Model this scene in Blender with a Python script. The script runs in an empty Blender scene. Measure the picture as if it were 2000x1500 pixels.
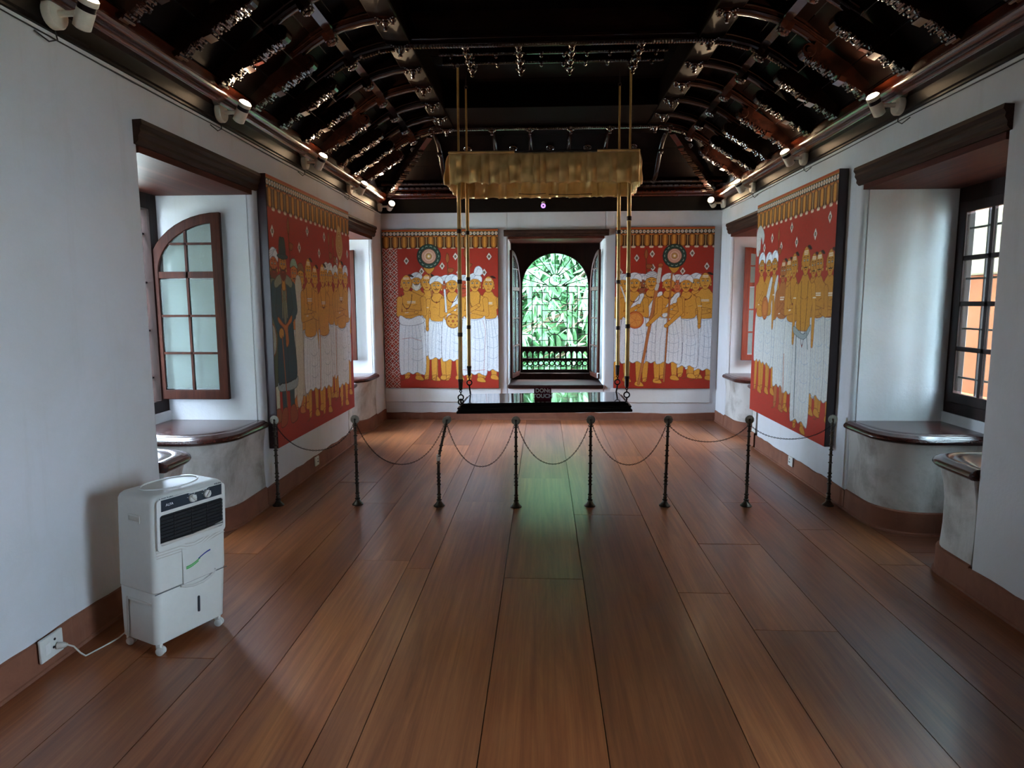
import bpy, bmesh, math, random
import numpy as np
from mathutils import Vector, Matrix
random.seed(7)
rng = np.random.RandomState(5)
PI = math.pi
SC = bpy.context.scene
COL = SC.collection

# ------------------------------------------------------------------ camera, sky, sun, exposure
cam_d = bpy.data.cameras.new('camera')
cam_d.sensor_width = 36.0
cam_d.lens = 36.0 * 1278.0 / 2000.0
cam_d.clip_start = 0.05
cam = bpy.data.objects.new('camera', cam_d)
COL.objects.link(cam)
r_ = Vector((0.99885921, 0.04761421, -0.0036295))
u_ = Vector((-0.00222296, 0.12228845, 0.99249211))
w_ = Vector((-0.04770057, 0.99135182, -0.12225479))
m = Matrix.Identity(4)
for i in range(3):
    m[i][0] = r_[i]; m[i][1] = u_[i]; m[i][2] = -w_[i]
m[2][3] = 1.65
cam.matrix_world = m
SC.camera = cam

world = bpy.data.worlds.new('sky'); SC.world = world
world.use_nodes = True
bg = world.node_tree.nodes['Background']
bg.inputs[0].default_value = (0.62, 0.79, 1.0, 1)
bg.inputs[1].default_value = 20.0

sun_d = bpy.data.lights.new('sun', 'SUN'); sun_d.energy = 5.0; sun_d.angle = 0.02
sun_d.color = (1.0, 0.95, 0.85)
sun = bpy.data.objects.new('sun', sun_d); COL.objects.link(sun)
sun.rotation_euler = (math.radians(-14), math.radians(10), 0)

SC.view_settings.view_transform = 'Standard'
SC.view_settings.look = 'None'
SC.view_settings.exposure = 2.05
SC.view_settings.gamma = 1.0
SC.view_settings.use_curve_mapping = False
try:
    SC.cycles.use_denoising = True
    SC.cycles.max_bounces = 10
    SC.cycles.diffuse_bounces = 6
    SC.cycles.sample_clamp_indirect = 6.0
    SC.cycles.caustics_reflective = False
    SC.cycles.caustics_refractive = False
except Exception:
    pass

# ------------------------------------------------------------------ room numbers (metres)
XL, XR, D, ZC = -2.263, 2.419, 9.214, 2.893
XC = 0.07
Y0 = -1.9
NICHE = {-1: [(3.69, 5.12), (7.43, 8.72)], 1: [(-0.05, 1.38), (3.68, 5.22), (7.43, 8.76)]}
NDS = {-1: 0.86, 1: 0.80}            # niche depths

def portal(loc, rot, sx, sy):
    d = bpy.data.lights.new('window_daylight', 'AREA'); d.shape = 'RECTANGLE'; d.size = sx; d.size_y = sy
    d.cycles.is_portal = True
    o = bpy.data.objects.new('window_daylight', d); COL.objects.link(o); o.location = loc; o.rotation_euler = rot
for s in (-1, 1):
    for (a, b) in NICHE[s]:
        xw = XL if s < 0 else XR
        portal((xw + s * (NDS[s] + 0.16), (a + b) / 2, 1.65), (0, s * PI / 2, 0), 1.75, b - a)
portal((0.17, D + 1.0, 1.6), (-PI / 2, 0, 0), 1.2, 1.9)

# ------------------------------------------------------------------ materials
def srgb(r, g, b):
    f = lambda c: (c / 255 / 12.92) if c / 255 <= 0.04045 else ((c / 255 + 0.055) / 1.055) ** 2.4
    return (f(r), f(g), f(b), 1)

class NT:
    def __init__(s, name):
        s.m = bpy.data.materials.new(name); s.m.use_nodes = True
        s.t = s.m.node_tree; s.b = s.t.nodes['Principled BSDF']
    def n(s, ty, **kw):
        x = s.t.nodes.new(ty)
        for k, v in kw.items():
            if k.startswith('i_'):
                key = k[2:]
                key = int(key) if key.isdigit() else key.replace('_', ' ')
                x.inputs[key].default_value = v
            else: setattr(x, k, v)
        return x
    def l(s, a, b): s.t.links.new(a, b)
    def set(s, **kw):
        for k, v in kw.items(): s.b.inputs[k.replace('_', ' ')].default_value = v
    def coord(s, scale=(1, 1, 1), kind='Object', rnd=False):
        tc = s.n('ShaderNodeTexCoord'); mp = s.n('ShaderNodeMapping'); mp.inputs['Scale'].default_value = scale
        s.l(tc.outputs[kind], mp.inputs['Vector'])
        if rnd:
            oi = s.n('ShaderNodeObjectInfo'); mu = s.n('ShaderNodeVectorMath', operation='SCALE'); mu.inputs['Scale'].default_value = 37.0
            cx = s.n('ShaderNodeCombineXYZ')
            for i in range(3): s.l(oi.outputs['Random'], cx.inputs[i])
            s.l(cx.outputs[0], mu.inputs[0]); s.l(mu.outputs[0], mp.inputs['Location'])
        return mp.outputs[0]
    def noise(s, vec, scale, detail=4, rough=0.6, dist=0.0):
        x = s.n('ShaderNodeTexNoise'); x.inputs['Scale'].default_value = scale; x.inputs['Detail'].default_value = detail
        x.inputs['Roughness'].default_value = rough; x.inputs['Distortion'].default_value = dist
        s.l(vec, x.inputs['Vector']); return x.outputs['Fac']
    def ramp(s, fac, stops):
        x = s.n('ShaderNodeValToRGB'); e = x.color_ramp.elements
        while len(e) < len(stops): e.new(0.5)
        for i, (p, c) in enumerate(stops): e[i].position = p; e[i].color = c
        s.l(fac, x.inputs[0]); return x.outputs[0]
    def mix(s, fac, a, b, mode='MIX'):
        x = s.n('ShaderNodeMix', data_type='RGBA', blend_type=mode)
        for sock, v in ((x.inputs[0], fac), (x.inputs[6], a), (x.inputs[7], b)):
            if hasattr(v, 'is_output'): s.l(v, sock)
            else: sock.default_value = v
        return x.outputs[2]
    def bump(s, fac, strength, dist=0.01):
        x = s.n('ShaderNodeBump'); x.inputs['Strength'].default_value = strength; x.inputs['Distance'].default_value = dist
        s.l(fac, x.inputs['Height']); s.l(x.outputs[0], s.b.inputs['Normal'])
    def col(s, c): s.l(c, s.b.inputs['Base Color'])

def simple(name, c, rough=0.5, metal=0.0, var=0.12, nscale=18, bump=0.05, coat=0.0, spec=0.5):
    k = NT(name); k.set(Roughness=rough, Metallic=metal)
    v = k.coord(); f = k.noise(v, nscale)
    lo = tuple(x * (1 - var) for x in c[:3]) + (1,); hi = tuple(min(1, x * (1 + var)) for x in c[:3]) + (1,)
    k.col(k.ramp(f, [(0.3, lo), (0.7, hi)]))
    if bump: k.bump(f, bump, 0.004)
    k.b.inputs['Coat Weight'].default_value = coat
    k.b.inputs['Coat Roughness'].default_value = 0.08
    k.b.inputs['Specular IOR Level'].default_value = spec
    return k.m

def plaster(name, c, stain, dirt, s1=1.3, amount=0.5, streak=True):
    k = NT(name); k.set(Roughness=0.85); v = k.coord()
    f1 = k.noise(v, s1, 6, 0.65, 0.4); f2 = k.noise(v, 38, 4, 0.6)
    base = k.mix(k.ramp(f1, [(0.42, (0, 0, 0, 1)), (0.72, (amount,) * 3 + (1,))]), c, stain)
    v2 = k.coord((7, 7, 0.7)); f3 = k.noise(v2, 1.0, 5, 0.7)
    base = k.mix(k.ramp(f3, [(0.55, (0, 0, 0, 1)), (0.8, (0.45 * amount,) * 3 + (1,))]), base, dirt)
    f4 = k.noise(v, 9, 6, 0.75)
    base = k.mix(k.ramp(f4, [(0.66, (0, 0, 0, 1)), (0.8, (0.5 * amount,) * 3 + (1,))]), base, dirt)
    k.col(base)
    s_ = k.n('ShaderNodeMath', operation='ADD'); k.l(f2, s_.inputs[0]); k.l(f1, s_.inputs[1])
    k.bump(s_.outputs[0], 0.25, 0.006); return k.m

M = {}
M['wall'] = plaster('lime_plaster', srgb(204, 204, 206), srgb(188, 186, 178), srgb(158, 151, 136))
M['bench_plaster'] = plaster('worn_bench_plaster', srgb(196, 194, 188), srgb(118, 106, 92), srgb(96, 84, 70), 2.2, 1.0)
M['skirting'] = plaster('terracotta_skirting', srgb(128, 80, 58), srgb(106, 60, 44), srgb(146, 112, 94), 4.0, 0.9)
M['dado'] = plaster('white_dado', srgb(214, 214, 212), srgb(196, 194, 190), srgb(170, 165, 155), 2.0, 0.4)

def wood(name, lo, mid, hi, rough=0.35, scale=1.0, axis='y', coat=0.3, rnd=False, plank=False, crough=0.12, bump=0.08, spec=0.5):
    k = NT(name)
    sc = {'y': (9, 0.7, 9), 'x': (0.7, 9, 9), 'z': (9, 9, 0.7)}[axis]
    v = k.coord(tuple(x * scale for x in sc), rnd=rnd)
    f = k.noise(v, 1.6, 8, 0.68, 0.8)
    v2 = k.coord(tuple(x * scale * (6 if x > 1 else 1.5) for x in sc), rnd=rnd); f2 = k.noise(v2, 1.5, 4, 0.7, 0.2)
    c = k.ramp(f, [(0.25, lo), (0.5, mid), (0.78, hi)])
    c = k.mix(k.ramp(f2, [(0.35, (0.55,) * 3 + (1,)), (0.65, (0, 0, 0, 1))]), c, lo)
    if rnd:
        oi = k.n('ShaderNodeObjectInfo')
        tint = k.ramp(oi.outputs['Random'], [(0.0, (0.58, 0.54, 0.52, 1)), (0.3, (0.92, 0.82, 0.74, 1)), (0.6, (0.86, 0.88, 0.86, 1)), (0.8, (1.05, 1.02, 0.96, 1)), (1.0, (1.26, 1.25, 1.14, 1))])
        c = k.mix(1.0, c, tint, 'MULTIPLY')
    k.col(c); k.set(Roughness=rough); k.b.inputs['Specular IOR Level'].default_value = spec
    if plank:
        v3 = k.coord((1.2, 0.5, 1), 'Object', rnd=True)
        f3 = k.noise(v3, 1.5, 1, 0.4, 0.0)
        rr = k.ramp(f3, [(0.2, (0.33,) * 3 + (1,)), (0.8, (0.37,) * 3 + (1,))]); k.l(rr, k.b.inputs['Roughness'])
        v4 = k.coord((1.2, 4.0, 1), 'Object', rnd=True)
        f4 = k.noise(v4, 1.6, 2.0, 0.3, 0.0)
        k.bump(f4, 0.03, 0.01)
    else: k.bump(f2, bump, 0.004)
    k.b.inputs['Coat Weight'].default_value = coat; k.b.inputs['Coat Roughness'].default_value = crough
    return k.m
M['floor'] = wood('teak_floor', srgb(104, 56, 33), srgb(158, 96, 58), srgb(186, 124, 78), 0.3, 0.55, 'y', 0.3, True, True, 0.21)
M['niche_floor'] = wood('niche_floor_wood', srgb(74, 38, 26), srgb(108, 62, 42), srgb(126, 78, 52), 0.35, 0.55, 'x', 0.1)
M['board'] = wood('dark_ceiling_board', srgb(4, 2, 2), srgb(9, 4, 3), srgb(17, 7, 5), 0.38, 0.8, 'y', 0.0, spec=0.025)
M['lacquer'] = wood('lacquered_ceiling_wood', srgb(9, 4, 3), srgb(20, 8, 6), srgb(40, 16, 10), 0.17, 0.8, 'y', 0.25, crough=0.07, spec=0.35)
M['carved'] = wood('carved_lacquer_wood', srgb(16, 7, 5), srgb(34, 15, 10), srgb(58, 26, 16), 0.2, 1.2, 'y', 0.8, crough=0.09, spec=0.5)
M['moulding'] = wood('polished_moulding_wood', srgb(34, 11, 6), srgb(66, 25, 12), srgb(100, 44, 22), 0.22, 0.9, 'y', 0.5)
M['fascia'] = wood('dark_fascia_wood', srgb(10, 6, 5), srgb(18, 11, 8), srgb(28, 18, 13), 0.4, 0.8, 'y', 0.0, spec=0.2)
M['window_wood'] = wood('window_frame_wood', srgb(36, 15, 9), srgb(64, 28, 17), srgb(88, 42, 26), 0.45, 1.3, 'z', 0.0, spec=0.12)
M['red_wood'] = wood('reddish_shutter_wood', srgb(84, 30, 17), srgb(122, 48, 28), srgb(146, 66, 40), 0.4, 1.3, 'z', 0.05, spec=0.3)
M['dark_wood'] = wood('dark_window_wood', srgb(22, 10, 8), srgb(40, 19, 14), srgb(58, 30, 22), 0.5, 1.3, 'z', 0.0, spec=0.15)
M['lintel'] = wood('weathered_lintel_wood', srgb(34, 20, 15), srgb(58, 37, 28), srgb(84, 58, 44), 0.55, 0.9, 'y', 0.0, spec=0.15)
M['soffit'] = wood('niche_soffit_wood', srgb(54, 24, 18), srgb(82, 39, 29), srgb(102, 54, 40), 0.5, 0.7, 'y', 0.0, spec=0.1)
M['seat'] = wood('polished_bench_wood', srgb(36, 14, 11), srgb(62, 27, 20), srgb(84, 42, 32), 0.25, 0.9, 'y', 0.3)
M['swing_edge'] = wood('dimmed_swing_edge', srgb(8, 7, 7), srgb(13, 11, 10), srgb(20, 17, 15), 0.45, 1, 'x', 0.0, spec=0.15)  # swing wood copy, colour darkened because the sides reflect dark surroundings
M['swing_wood'] = wood('black_swing_wood', srgb(12, 10, 9), srgb(20, 17, 15), srgb(30, 26, 23), 0.16, 1, 'x', 1.0, crough=0.03, bump=0.02)
M['maroon'] = simple('mural_edge_maroon', srgb(46, 22, 24), 0.35, coat=0.3)
M['bronze'] = simple('aged_bronze', srgb(74, 66, 58), 0.38, 0.85, 0.35, 40, 0.15)
M['bronze_disc'] = simple('bronze_disc', srgb(132, 128, 116), 0.5, 0.45, 0.3, 60, 0.15)
M['iron'] = simple('black_iron', srgb(30, 22, 24), 0.45, 0.7, 0.3, 50, 0.2)
M['brass'] = simple('dull_brass', srgb(176, 146, 92), 0.35, 0.75, 0.18, 14, 0.04)
M['brass_dark'] = simple('dark_brass_ring', srgb(52, 38, 34), 0.4, 0.7)
M['white_plastic'] = simple('cooler_plastic', srgb(206, 205, 197), 0.48, 0, 0.02, 30, 0.02)
M['white_lamp'] = simple('lamp_plastic', srgb(214, 206, 188), 0.45, 0, 0.08, 30, 0.02)
M['panel_dark'] = simple('control_panel_plastic', srgb(44, 52, 60), 0.3, 0, 0.04)
M['grille_dark'] = simple('vent_grille_plastic', srgb(28, 27, 28), 0.4, 0, 0.1)
M['vent_black'] = simple('vent_inside_black', srgb(8, 8, 9), 0.8, 0, 0.1)
M['grey_text'] = simple('grey_print', srgb(92, 96, 100), 0.6, 0, 0.02)
M['white_text'] = simple('white_print', srgb(222, 222, 222), 0.6, 0, 0.02)
M['blue_logo'] = simple('blue_print', srgb(40, 52, 140), 0.5, 0, 0.02)
M['green_logo'] = simple('green_print', srgb(70, 170, 80), 0.5, 0, 0.02)
M['tape'] = simple('white_tape', srgb(216, 214, 208), 0.6, 0, 0.05)
M['cord'] = simple('cord_plastic', srgb(190, 184, 172), 0.5, 0, 0.05)
M['black_cable'] = simple('black_cable', srgb(18, 17, 17), 0.5, 0, 0.05)
M['sign'] = simple('maroon_sign', srgb(84, 18, 34), 0.5, 0, 0.05, spec=0.15)
M['outside_wall'] = plaster('exterior_render', srgb(196, 110, 62), srgb(184, 98, 52), srgb(160, 96, 60), 1.0, 0.5)
M['outside_pale'] = plaster('exterior_pale_render', srgb(186, 172, 140), srgb(176, 160, 128), srgb(150, 140, 118), 1.0, 0.5)
M['blocker_dark'] = plaster('dark_blocker_render', srgb(120, 122, 108), srgb(88, 96, 78), srgb(70, 72, 60), 1.0, 0.7)  # dark tone for the added wall that blocks sky on the left
M['ground'] = plaster('exterior_ground', srgb(186, 184, 172), srgb(150, 160, 130), srgb(130, 130, 110), 0.8, 0.6)
M['bark'] = simple('tree_bark', srgb(98, 80, 62), 0.9, 0, 0.3, 12, 0.4)

k = NT('gold_satin'); k.set(Roughness=0.30, Metallic=0.4)
f = k.noise(k.coord((3, 3, 2)), 3.0, 2); k.col(k.ramp(f, [(0.3, srgb(196, 158, 92)), (0.7, srgb(232, 198, 130))]))
k.b.inputs['Sheen Weight'].default_value = 0.4
M['gold'] = k.m

def glass(name, tint, rough, opac):
    k = NT(name)
    tr = k.n('ShaderNodeBsdfTransparent'); tr.inputs[0].default_value = tint
    mx = k.n('ShaderNodeMixShader')
    k.col(k.ramp(k.noise(k.coord(), 3.0, 5), [(0.3, srgb(120, 128, 124)), (0.7, srgb(146, 152, 148))]))
    k.set(Roughness=rough)
    mx.inputs[0].default_value = opac
    out = [n for n in k.t.nodes if n.type == 'OUTPUT_MATERIAL'][0]
    k.l(tr.outputs[0], mx.inputs[1]); k.l(k.b.outputs[0], mx.inputs[2]); k.l(mx.outputs[0], out.inputs[0])
    return k.m
M['glass'] = glass('dusty_window_glass', (0.82, 0.87, 0.85, 1), 0.10, 0.30)
M['clear_glass'] = glass('clear_window_glass', (0.95, 0.97, 0.96, 1), 0.03, 0.10)

def emit(name, c, st):
    k = NT(name); k.set(Roughness=0.4); k.b.inputs['Emission Color'].default_value = c; k.b.inputs['Emission Strength'].default_value = st
    k.b.inputs['Base Color'].default_value = c; return k.m
M['bulb'] = emit('lamp_glow', (1.0, 0.70, 0.42, 1), 40)
M['led'] = emit('purple_led', (0.42, 0.22, 1.0, 1), 0.5)

k = NT('leaf_green'); k.set(Roughness=0.35)
oi = k.n('ShaderNodeObjectInfo')
c = k.ramp(oi.outputs['Random'], [(0, srgb(62, 116, 66)), (0.5, srgb(108, 158, 112)), (1, srgb(162, 192, 162))])
f = k.noise(k.coord(), 6, 3); c = k.mix(k.ramp(f, [(0.4, (0, 0, 0, 1)), (0.7, (0.5,) * 3 + (1,))]), c, srgb(120, 164, 116)); k.col(c)
tl = k.n('ShaderNodeBsdfTranslucent'); k.l(c, tl.inputs[0]); mx = k.n('ShaderNodeMixShader'); mx.inputs[0].default_value = 0.3
out = [n for n in k.t.nodes if n.type == 'OUTPUT_MATERIAL'][0]
k.l(k.b.outputs[0], mx.inputs[1]); k.l(tl.outputs[0], mx.inputs[2]); k.l(mx.outputs[0], out.inputs[0]); M['leaf'] = k.m

k = NT('mural_paint'); k.set(Roughness=0.6); k.b.inputs['Specular IOR Level'].default_value = 0.15
at = k.n('ShaderNodeVertexColor'); at.layer_name = 'paint'
f = k.noise(k.coord((1, 1, 1)), 60, 4); c = k.mix(k.ramp(f, [(0.35, (0.22,) * 3 + (1,)), (0.65, (0, 0, 0, 1))]), at.outputs[0], (0.1, 0.05, 0.03, 1)); k.col(c)
k.bump(f, 0.06, 0.002); M['mural'] = k.m

# ------------------------------------------------------------------ mesh helpers
class MB:
    def __init__(s): s.v = []; s.f = []
    def add(s, vs, fs):
        o = len(s.v); s.v += [tuple(p) for p in vs]; s.f += [tuple(i + o for i in q) for q in fs]; return s
    def box(s, x0, x1, y0, y1, z0, z1):
        vs = [(x, y, z) for x in (x0, x1) for y in (y0, y1) for z in (z0, z1)]
        return s.add(vs, [(0, 1, 3, 2), (4, 6, 7, 5), (0, 4, 5, 1), (2, 3, 7, 6), (0, 2, 6, 4), (1, 5, 7, 3)])
    def obox(s, c, ax, ay, az, hx, hy, hz):
        c = Vector(c); ax, ay, az = Vector(ax).normalized() * hx, Vector(ay).normalized() * hy, Vector(az).normalized() * hz
        vs = [c + ax * i + ay * j + az * k for i in (-1, 1) for j in (-1, 1) for k in (-1, 1)]
        return s.add(vs, [(0, 1, 3, 2), (4, 6, 7, 5), (0, 4, 5, 1), (2, 3, 7, 6), (0, 2, 6, 4), (1, 5, 7, 3)])
    def tube(s, pts, r, n=8, closed=False, cap=True, taper=None):
        pts = [Vector(p) for p in pts]; L = len(pts); rings = []
        up = Vector((0, 0, 1)); prev = None
        for i, p in enumerate(pts):
            if closed: t = pts[(i + 1) % L] - pts[i - 1]
            else: t = pts[min(i + 1, L - 1)] - pts[max(i - 1, 0)]
            t.normalize()
            if prev is None:
                a = t.cross(up)
                if a.length < 1e-3: a = t.cross(Vector((1, 0, 0)))
            else: a = prev - t * prev.dot(t)
            a.normalize(); prev = a; b = t.cross(a)
            rr = r if taper is None else taper[i]
            rings.append([p + (a * math.cos(2 * PI * j / n) + b * math.sin(2 * PI * j / n)) * rr for j in range(n)])
        o = len(s.v)
        for q in rings: s.v += [tuple(p) for p in q]
        for i in range(L if closed else L - 1):
            i2 = (i + 1) % L
            for j in range(n):
                s.f.append((o + i * n + j, o + i * n + (j + 1) % n, o + i2 * n + (j + 1) % n, o + i2 * n + j))
        if cap and not closed:
            s.f.append(tuple(o + j for j in reversed(range(n)))); s.f.append(tuple(o + (L - 1) * n + j for j in range(n)))
        return s
    def lathe(s, prof, n=16, o=(0, 0, 0), axis=(0, 0, 1), xdir=None):
        az = Vector(axis).normalized(); ax = Vector(xdir) if xdir else az.orthogonal(); ax.normalize(); ay = az.cross(ax); o = Vector(o)
        st = len(s.v)
        for (r, z) in prof:
            for j in range(n):
                a = 2 * PI * j / n; s.v.append(tuple(o + az * z + (ax * math.cos(a) + ay * math.sin(a)) * r))
        for i in range(len(prof) - 1):
            for j in range(n):
                s.f.append((st + i * n + j, st + i * n + (j + 1) % n, st + (i + 1) * n + (j + 1) % n, st + (i + 1) * n + j))
        s.f.append(tuple(st + j for j in reversed(range(n)))); s.f.append(tuple(st + (len(prof) - 1) * n + j for j in range(n)))
        return s
    def rings(s, rs, cap=True, closed=True):
        st = len(s.v); n = len(rs[0])
        for q in rs: s.v += [tuple(p) for p in q]
        for i in range(len(rs) - 1):
            for j in range(n if closed else n - 1):
                s.f.append((st + i * n + j, st + i * n + (j + 1) % n, st + (i + 1) * n + (j + 1) % n, st + (i + 1) * n + j))
        if cap and closed:
            s.f.append(tuple(st + j for j in reversed(range(n)))); s.f.append(tuple(st + (len(rs) - 1) * n + j for j in range(n)))
        return s
    def prism(s, poly, z0, z1): return s.rings([[(x, y, z0) for x, y in poly], [(x, y, z1) for x, y in poly]])
    def prism_y(s, poly, y0, y1): return s.rings([[(x, y0, z) for x, z in poly], [(x, y1, z) for x, z in poly]])
    def prism_x(s, poly, x0, x1): return s.rings([[(x0, y, z) for y, z in poly], [(x1, y, z) for y, z in poly]])
    def torus(s, c, R, r, ax, ay, n=16, k=8, sx=1.0):
        c, ax, ay = Vector(c), Vector(ax).normalized(), Vector(ay).normalized()
        return s.tube([c + ax * (R * sx * math.cos(2 * PI * i / n)) + ay * (R * math.sin(2 * PI * i / n)) for i in range(n)], r, k, closed=True)
    def sphere(s, c, r, n=10, k=6, sc=(1, 1, 1)):
        c = Vector(c); rs = []
        for i in range(k + 1):
            a = PI * i / k; q = max(math.sin(a), 0.02)
            rs.append([(c.x + r * sc[0] * q * math.cos(2 * PI * j / n), c.y + r * sc[1] * q * math.sin(2 * PI * j / n), c.z - r * sc[2] * math.cos(a)) for j in range(n)])
        return s.rings(rs)
    def mirror(s, xc):
        q = MB(); q.v = [(2 * xc - x, y, z) for x, y, z in s.v]; q.f = [tuple(reversed(p)) for p in s.f]; return q
    def mesh(s, name, mat, smooth=False, off=(0, 0, 0)):
        me = bpy.data.meshes.new(name)
        me.from_pydata([(x - off[0], y - off[1], z - off[2]) for x, y, z in s.v], [], s.f); me.update()
        bm = bmesh.new(); bm.from_mesh(me); bmesh.ops.recalc_face_normals(bm, faces=bm.faces); bm.to_mesh(me); bm.free()
        if mat: me.materials.append(M[mat] if isinstance(mat, str) else mat)
        if smooth:
            for p in me.polygons: p.use_smooth = True
            try: me.set_sharp_from_angle(angle=math.radians(38))
            except Exception: pass
        return me
    def build(s, name, mat, parent=None, smooth=False, bevel=0.0, kind=None, label=None):
        off = world_loc(parent)
        ob = bpy.data.objects.new(name, s.mesh(name, mat, smooth or bevel > 0, off)); COL.objects.link(ob)
        if parent: ob.parent = parent
        if bevel:
            b = ob.modifiers.new('edge', 'BEVEL'); b.width = bevel; b.segments = 2; b.limit_method = 'ANGLE'
        if kind: ob['kind'] = kind
        if label: ob['label'] = label
        return ob

def world_loc(o):
    v = Vector((0, 0, 0))
    while o is not None: v += Vector(o.location); o = o.parent
    return v
def tag(o, label=None, cat=None, group=None, kind=None):
    if label: o['label'] = label
    if cat: o['category'] = cat
    if group: o['group'] = group
    if kind: o['kind'] = kind
    return o
def empty(name, loc=(0, 0, 0), label=None, cat=None, group=None, kind=None):
    o = bpy.data.objects.new(name, None); o.empty_display_size = 0.1; COL.objects.link(o); o.location = loc
    return tag(o, label, cat, group, kind)
def copy_tree(o, parent=None):
    c = o.copy(); COL.objects.link(c)
    if parent: c.parent = parent
    for ch in list(o.children): copy_tree(ch, c)
    return c
def dup(o, loc, parent=None):
    c = o.copy(); COL.objects.link(c); c.location = loc; c.parent = parent if parent else o.parent; return c

# ------------------------------------------------------------------ floor
floor = MB().box(XL - 0.9, XR + 0.9, Y0, D + 0.9, -0.12, -0.03).build('floor', 'niche_floor', kind='structure')
seams = [XL, -1.90, -1.54, -1.22, -0.86, -0.70, -0.235, 0.243, 0.775, 1.07, 1.49, 1.86, 2.12, XR]
for i in range(len(seams) - 1):
    a, b = seams[i], seams[i + 1]; y = Y0 + random.uniform(-1.5, 0)
    joints = {8: [3.62], 7: [5.0], 4: [3.9], 9: [3.2, 4.4]}.get(i, [])
    ys = [Y0]; y = Y0
    while y < D - 1.0:
        y += random.uniform(2.2, 4.2); ys.append(min(y, D))
    if ys[-1] < D: ys.append(D)
    if joints: ys = [Y0, 0.8] + joints + [7.0, D]
    for j in range(len(ys) - 1):
        dz = random.uniform(-0.0015, 0.0015)
        pm = MB().box(a + 0.002, b - 0.002, ys[j] + 0.0015, ys[j + 1] - 0.0015, -0.03, dz)
        o = pm.build('floor_plank', 'floor', floor)
# floor planks inside the niches run the other way
for s in (-1, 1):
    xw = XL if s < 0 else XR
    for (a, b) in NICHE[s][-2:]:
        n = 5; st = (b - a) / n
        for j in range(n):
            x0, x1 = sorted((xw + s * 0.002, xw + s * NDS[s])); MB().box(x0, x1, a + j * st + 0.002, a + (j + 1) * st - 0.002, -0.03, 0).build('floor_plank', 'niche_floor', floor)

# ------------------------------------------------------------------ walls
def side_wall(s, name):
    xw = XL if s < 0 else XR
    X = lambda d: xw + s * d; ND = NDS[s]
    mb = MB(); edges = [Y0] + [e for ab in NICHE[s] for e in ab] + [D]
    def corner(y, dirn):      # rounded arris with a small bead, dirn=+1: pier lies at larger y
        r = 0.035; pts = []
        for i in range(6):
            t = PI / 2 * i / 5
            pts.append((r - r * math.cos(t), y + dirn * (r - r * math.sin(t))))   # from (0, y+r) to (r, y)
        pts += [(r + 0.004, y + dirn * 0.010), (r + 0.012, y + dirn * 0.010), (r + 0.015, y)]
        return pts
    for i in range(0, len(edges), 2):
        a, b = edges[i], edges[i + 1]; poly = []
        if a > Y0: poly += list(reversed(corner(a, 1)))
        else: poly += [(0, a)]
        if b < D: poly += corner(b, -1)
        else: poly += [(0, b)]
        poly += [(ND + 0.04, b), (ND + 0.04, a)]
        mb.prism([(X(d), y) for d, y in poly], -0.05, 2.535)
    x0, x1 = sorted((X(0), X(ND + 0.04))); mb.box(x0, x1, Y0, D, 2.535, 4.35)
    for (a, b) in NICHE[s]:
        x0, x1 = sorted((X(ND - 0.10), X(ND + 0.04))); mb.box(x0, x1, a - 0.01, b + 0.01, -0.05, 0.80)
    return mb.build(name, 'wall', kind='structure', smooth=True)
wall_left = side_wall(-1, 'wall_left'); wall_right = side_wall(1, 'wall_right')
WX0, WX1, WZ0, WZ1, WY = -0.49, 0.835, 0.47, 2.555, D + 0.80
mb = MB()
def cornx(x, dirn):
    r = 0.035; pts = []
    for i in range(6):
        t = PI / 2 * i / 5; pts.append((x + dirn * (r - r * math.sin(t)), D + r - r * math.cos(t)))
    return pts + [(x + dirn * 0.010, D + r + 0.004), (x + dirn * 0.010, D + r + 0.012), (x, D + r + 0.015)]
mb.prism([(XL - 0.84, D), (WX0 - 0.04, D)] + cornx(WX0, -1) + [(WX0, WY + 0.06), (XL - 0.84, WY + 0.06)], -0.05, 4.35)
mb.prism([(XR + 0.84, D), (WX1 + 0.04, D)] + cornx(WX1, 1) + [(WX1, WY + 0.06), (XR + 0.84, WY + 0.06)], -0.05, 4.35)
mb.box(WX0 - 0.01, WX1 + 0.01, D + 0.0, WY + 0.06, -0.05, WZ0); mb.box(WX0 - 0.01, WX1 + 0.01, D, WY + 0.06, WZ1 + 0.01, 4.35)
mb.build('wall_back', 'wall', kind='structure', smooth=True)
mb = MB(); mb.box(XL - 0.84, -0.35, Y0 - 0.3, Y0, -0.05, 4.35); mb.box(0.55, XR + 0.84, Y0 - 0.3, Y0, -0.05, 4.35); mb.box(-0.35, 0.55, Y0 - 0.3, Y0, -0.05, 4.35)
mb.build('wall_front', 'wall', kind='structure')

# skirtings with an uneven hand-painted top edge
def skirt(p, q, nrm, name, kind=None, parent=None, h=0.155, seed=0):
    p, q, nrm = Vector((p[0], p[1], 0)), Vector((q[0], q[1], 0)), Vector((nrm[0], nrm[1], 0))
    L = (q - p).length; n = max(3, int(L / 0.09)); rs = []; r2 = random.Random(seed); w = 0
    for i in range(n + 1):
        b = p + (q - p) * i / n; w = 0.6 * w + r2.uniform(-0.006, 0.006); hh = h + w
        rs.append([b + nrm * 0.0 + Vector((0, 0, -0.01)), b + nrm * 0.022 + Vector((0, 0, -0.01)), b + nrm * 0.018 + Vector((0, 0, 0.012)), b + nrm * 0.012 + Vector((0, 0, 0.016)),
                   b + nrm * 0.010 + Vector((0, 0, hh - 0.006)), b + nrm * 0.0 + Vector((0, 0, hh))])
    return MB().rings(rs).build(name, 'skirting', parent, kind=kind)
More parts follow.
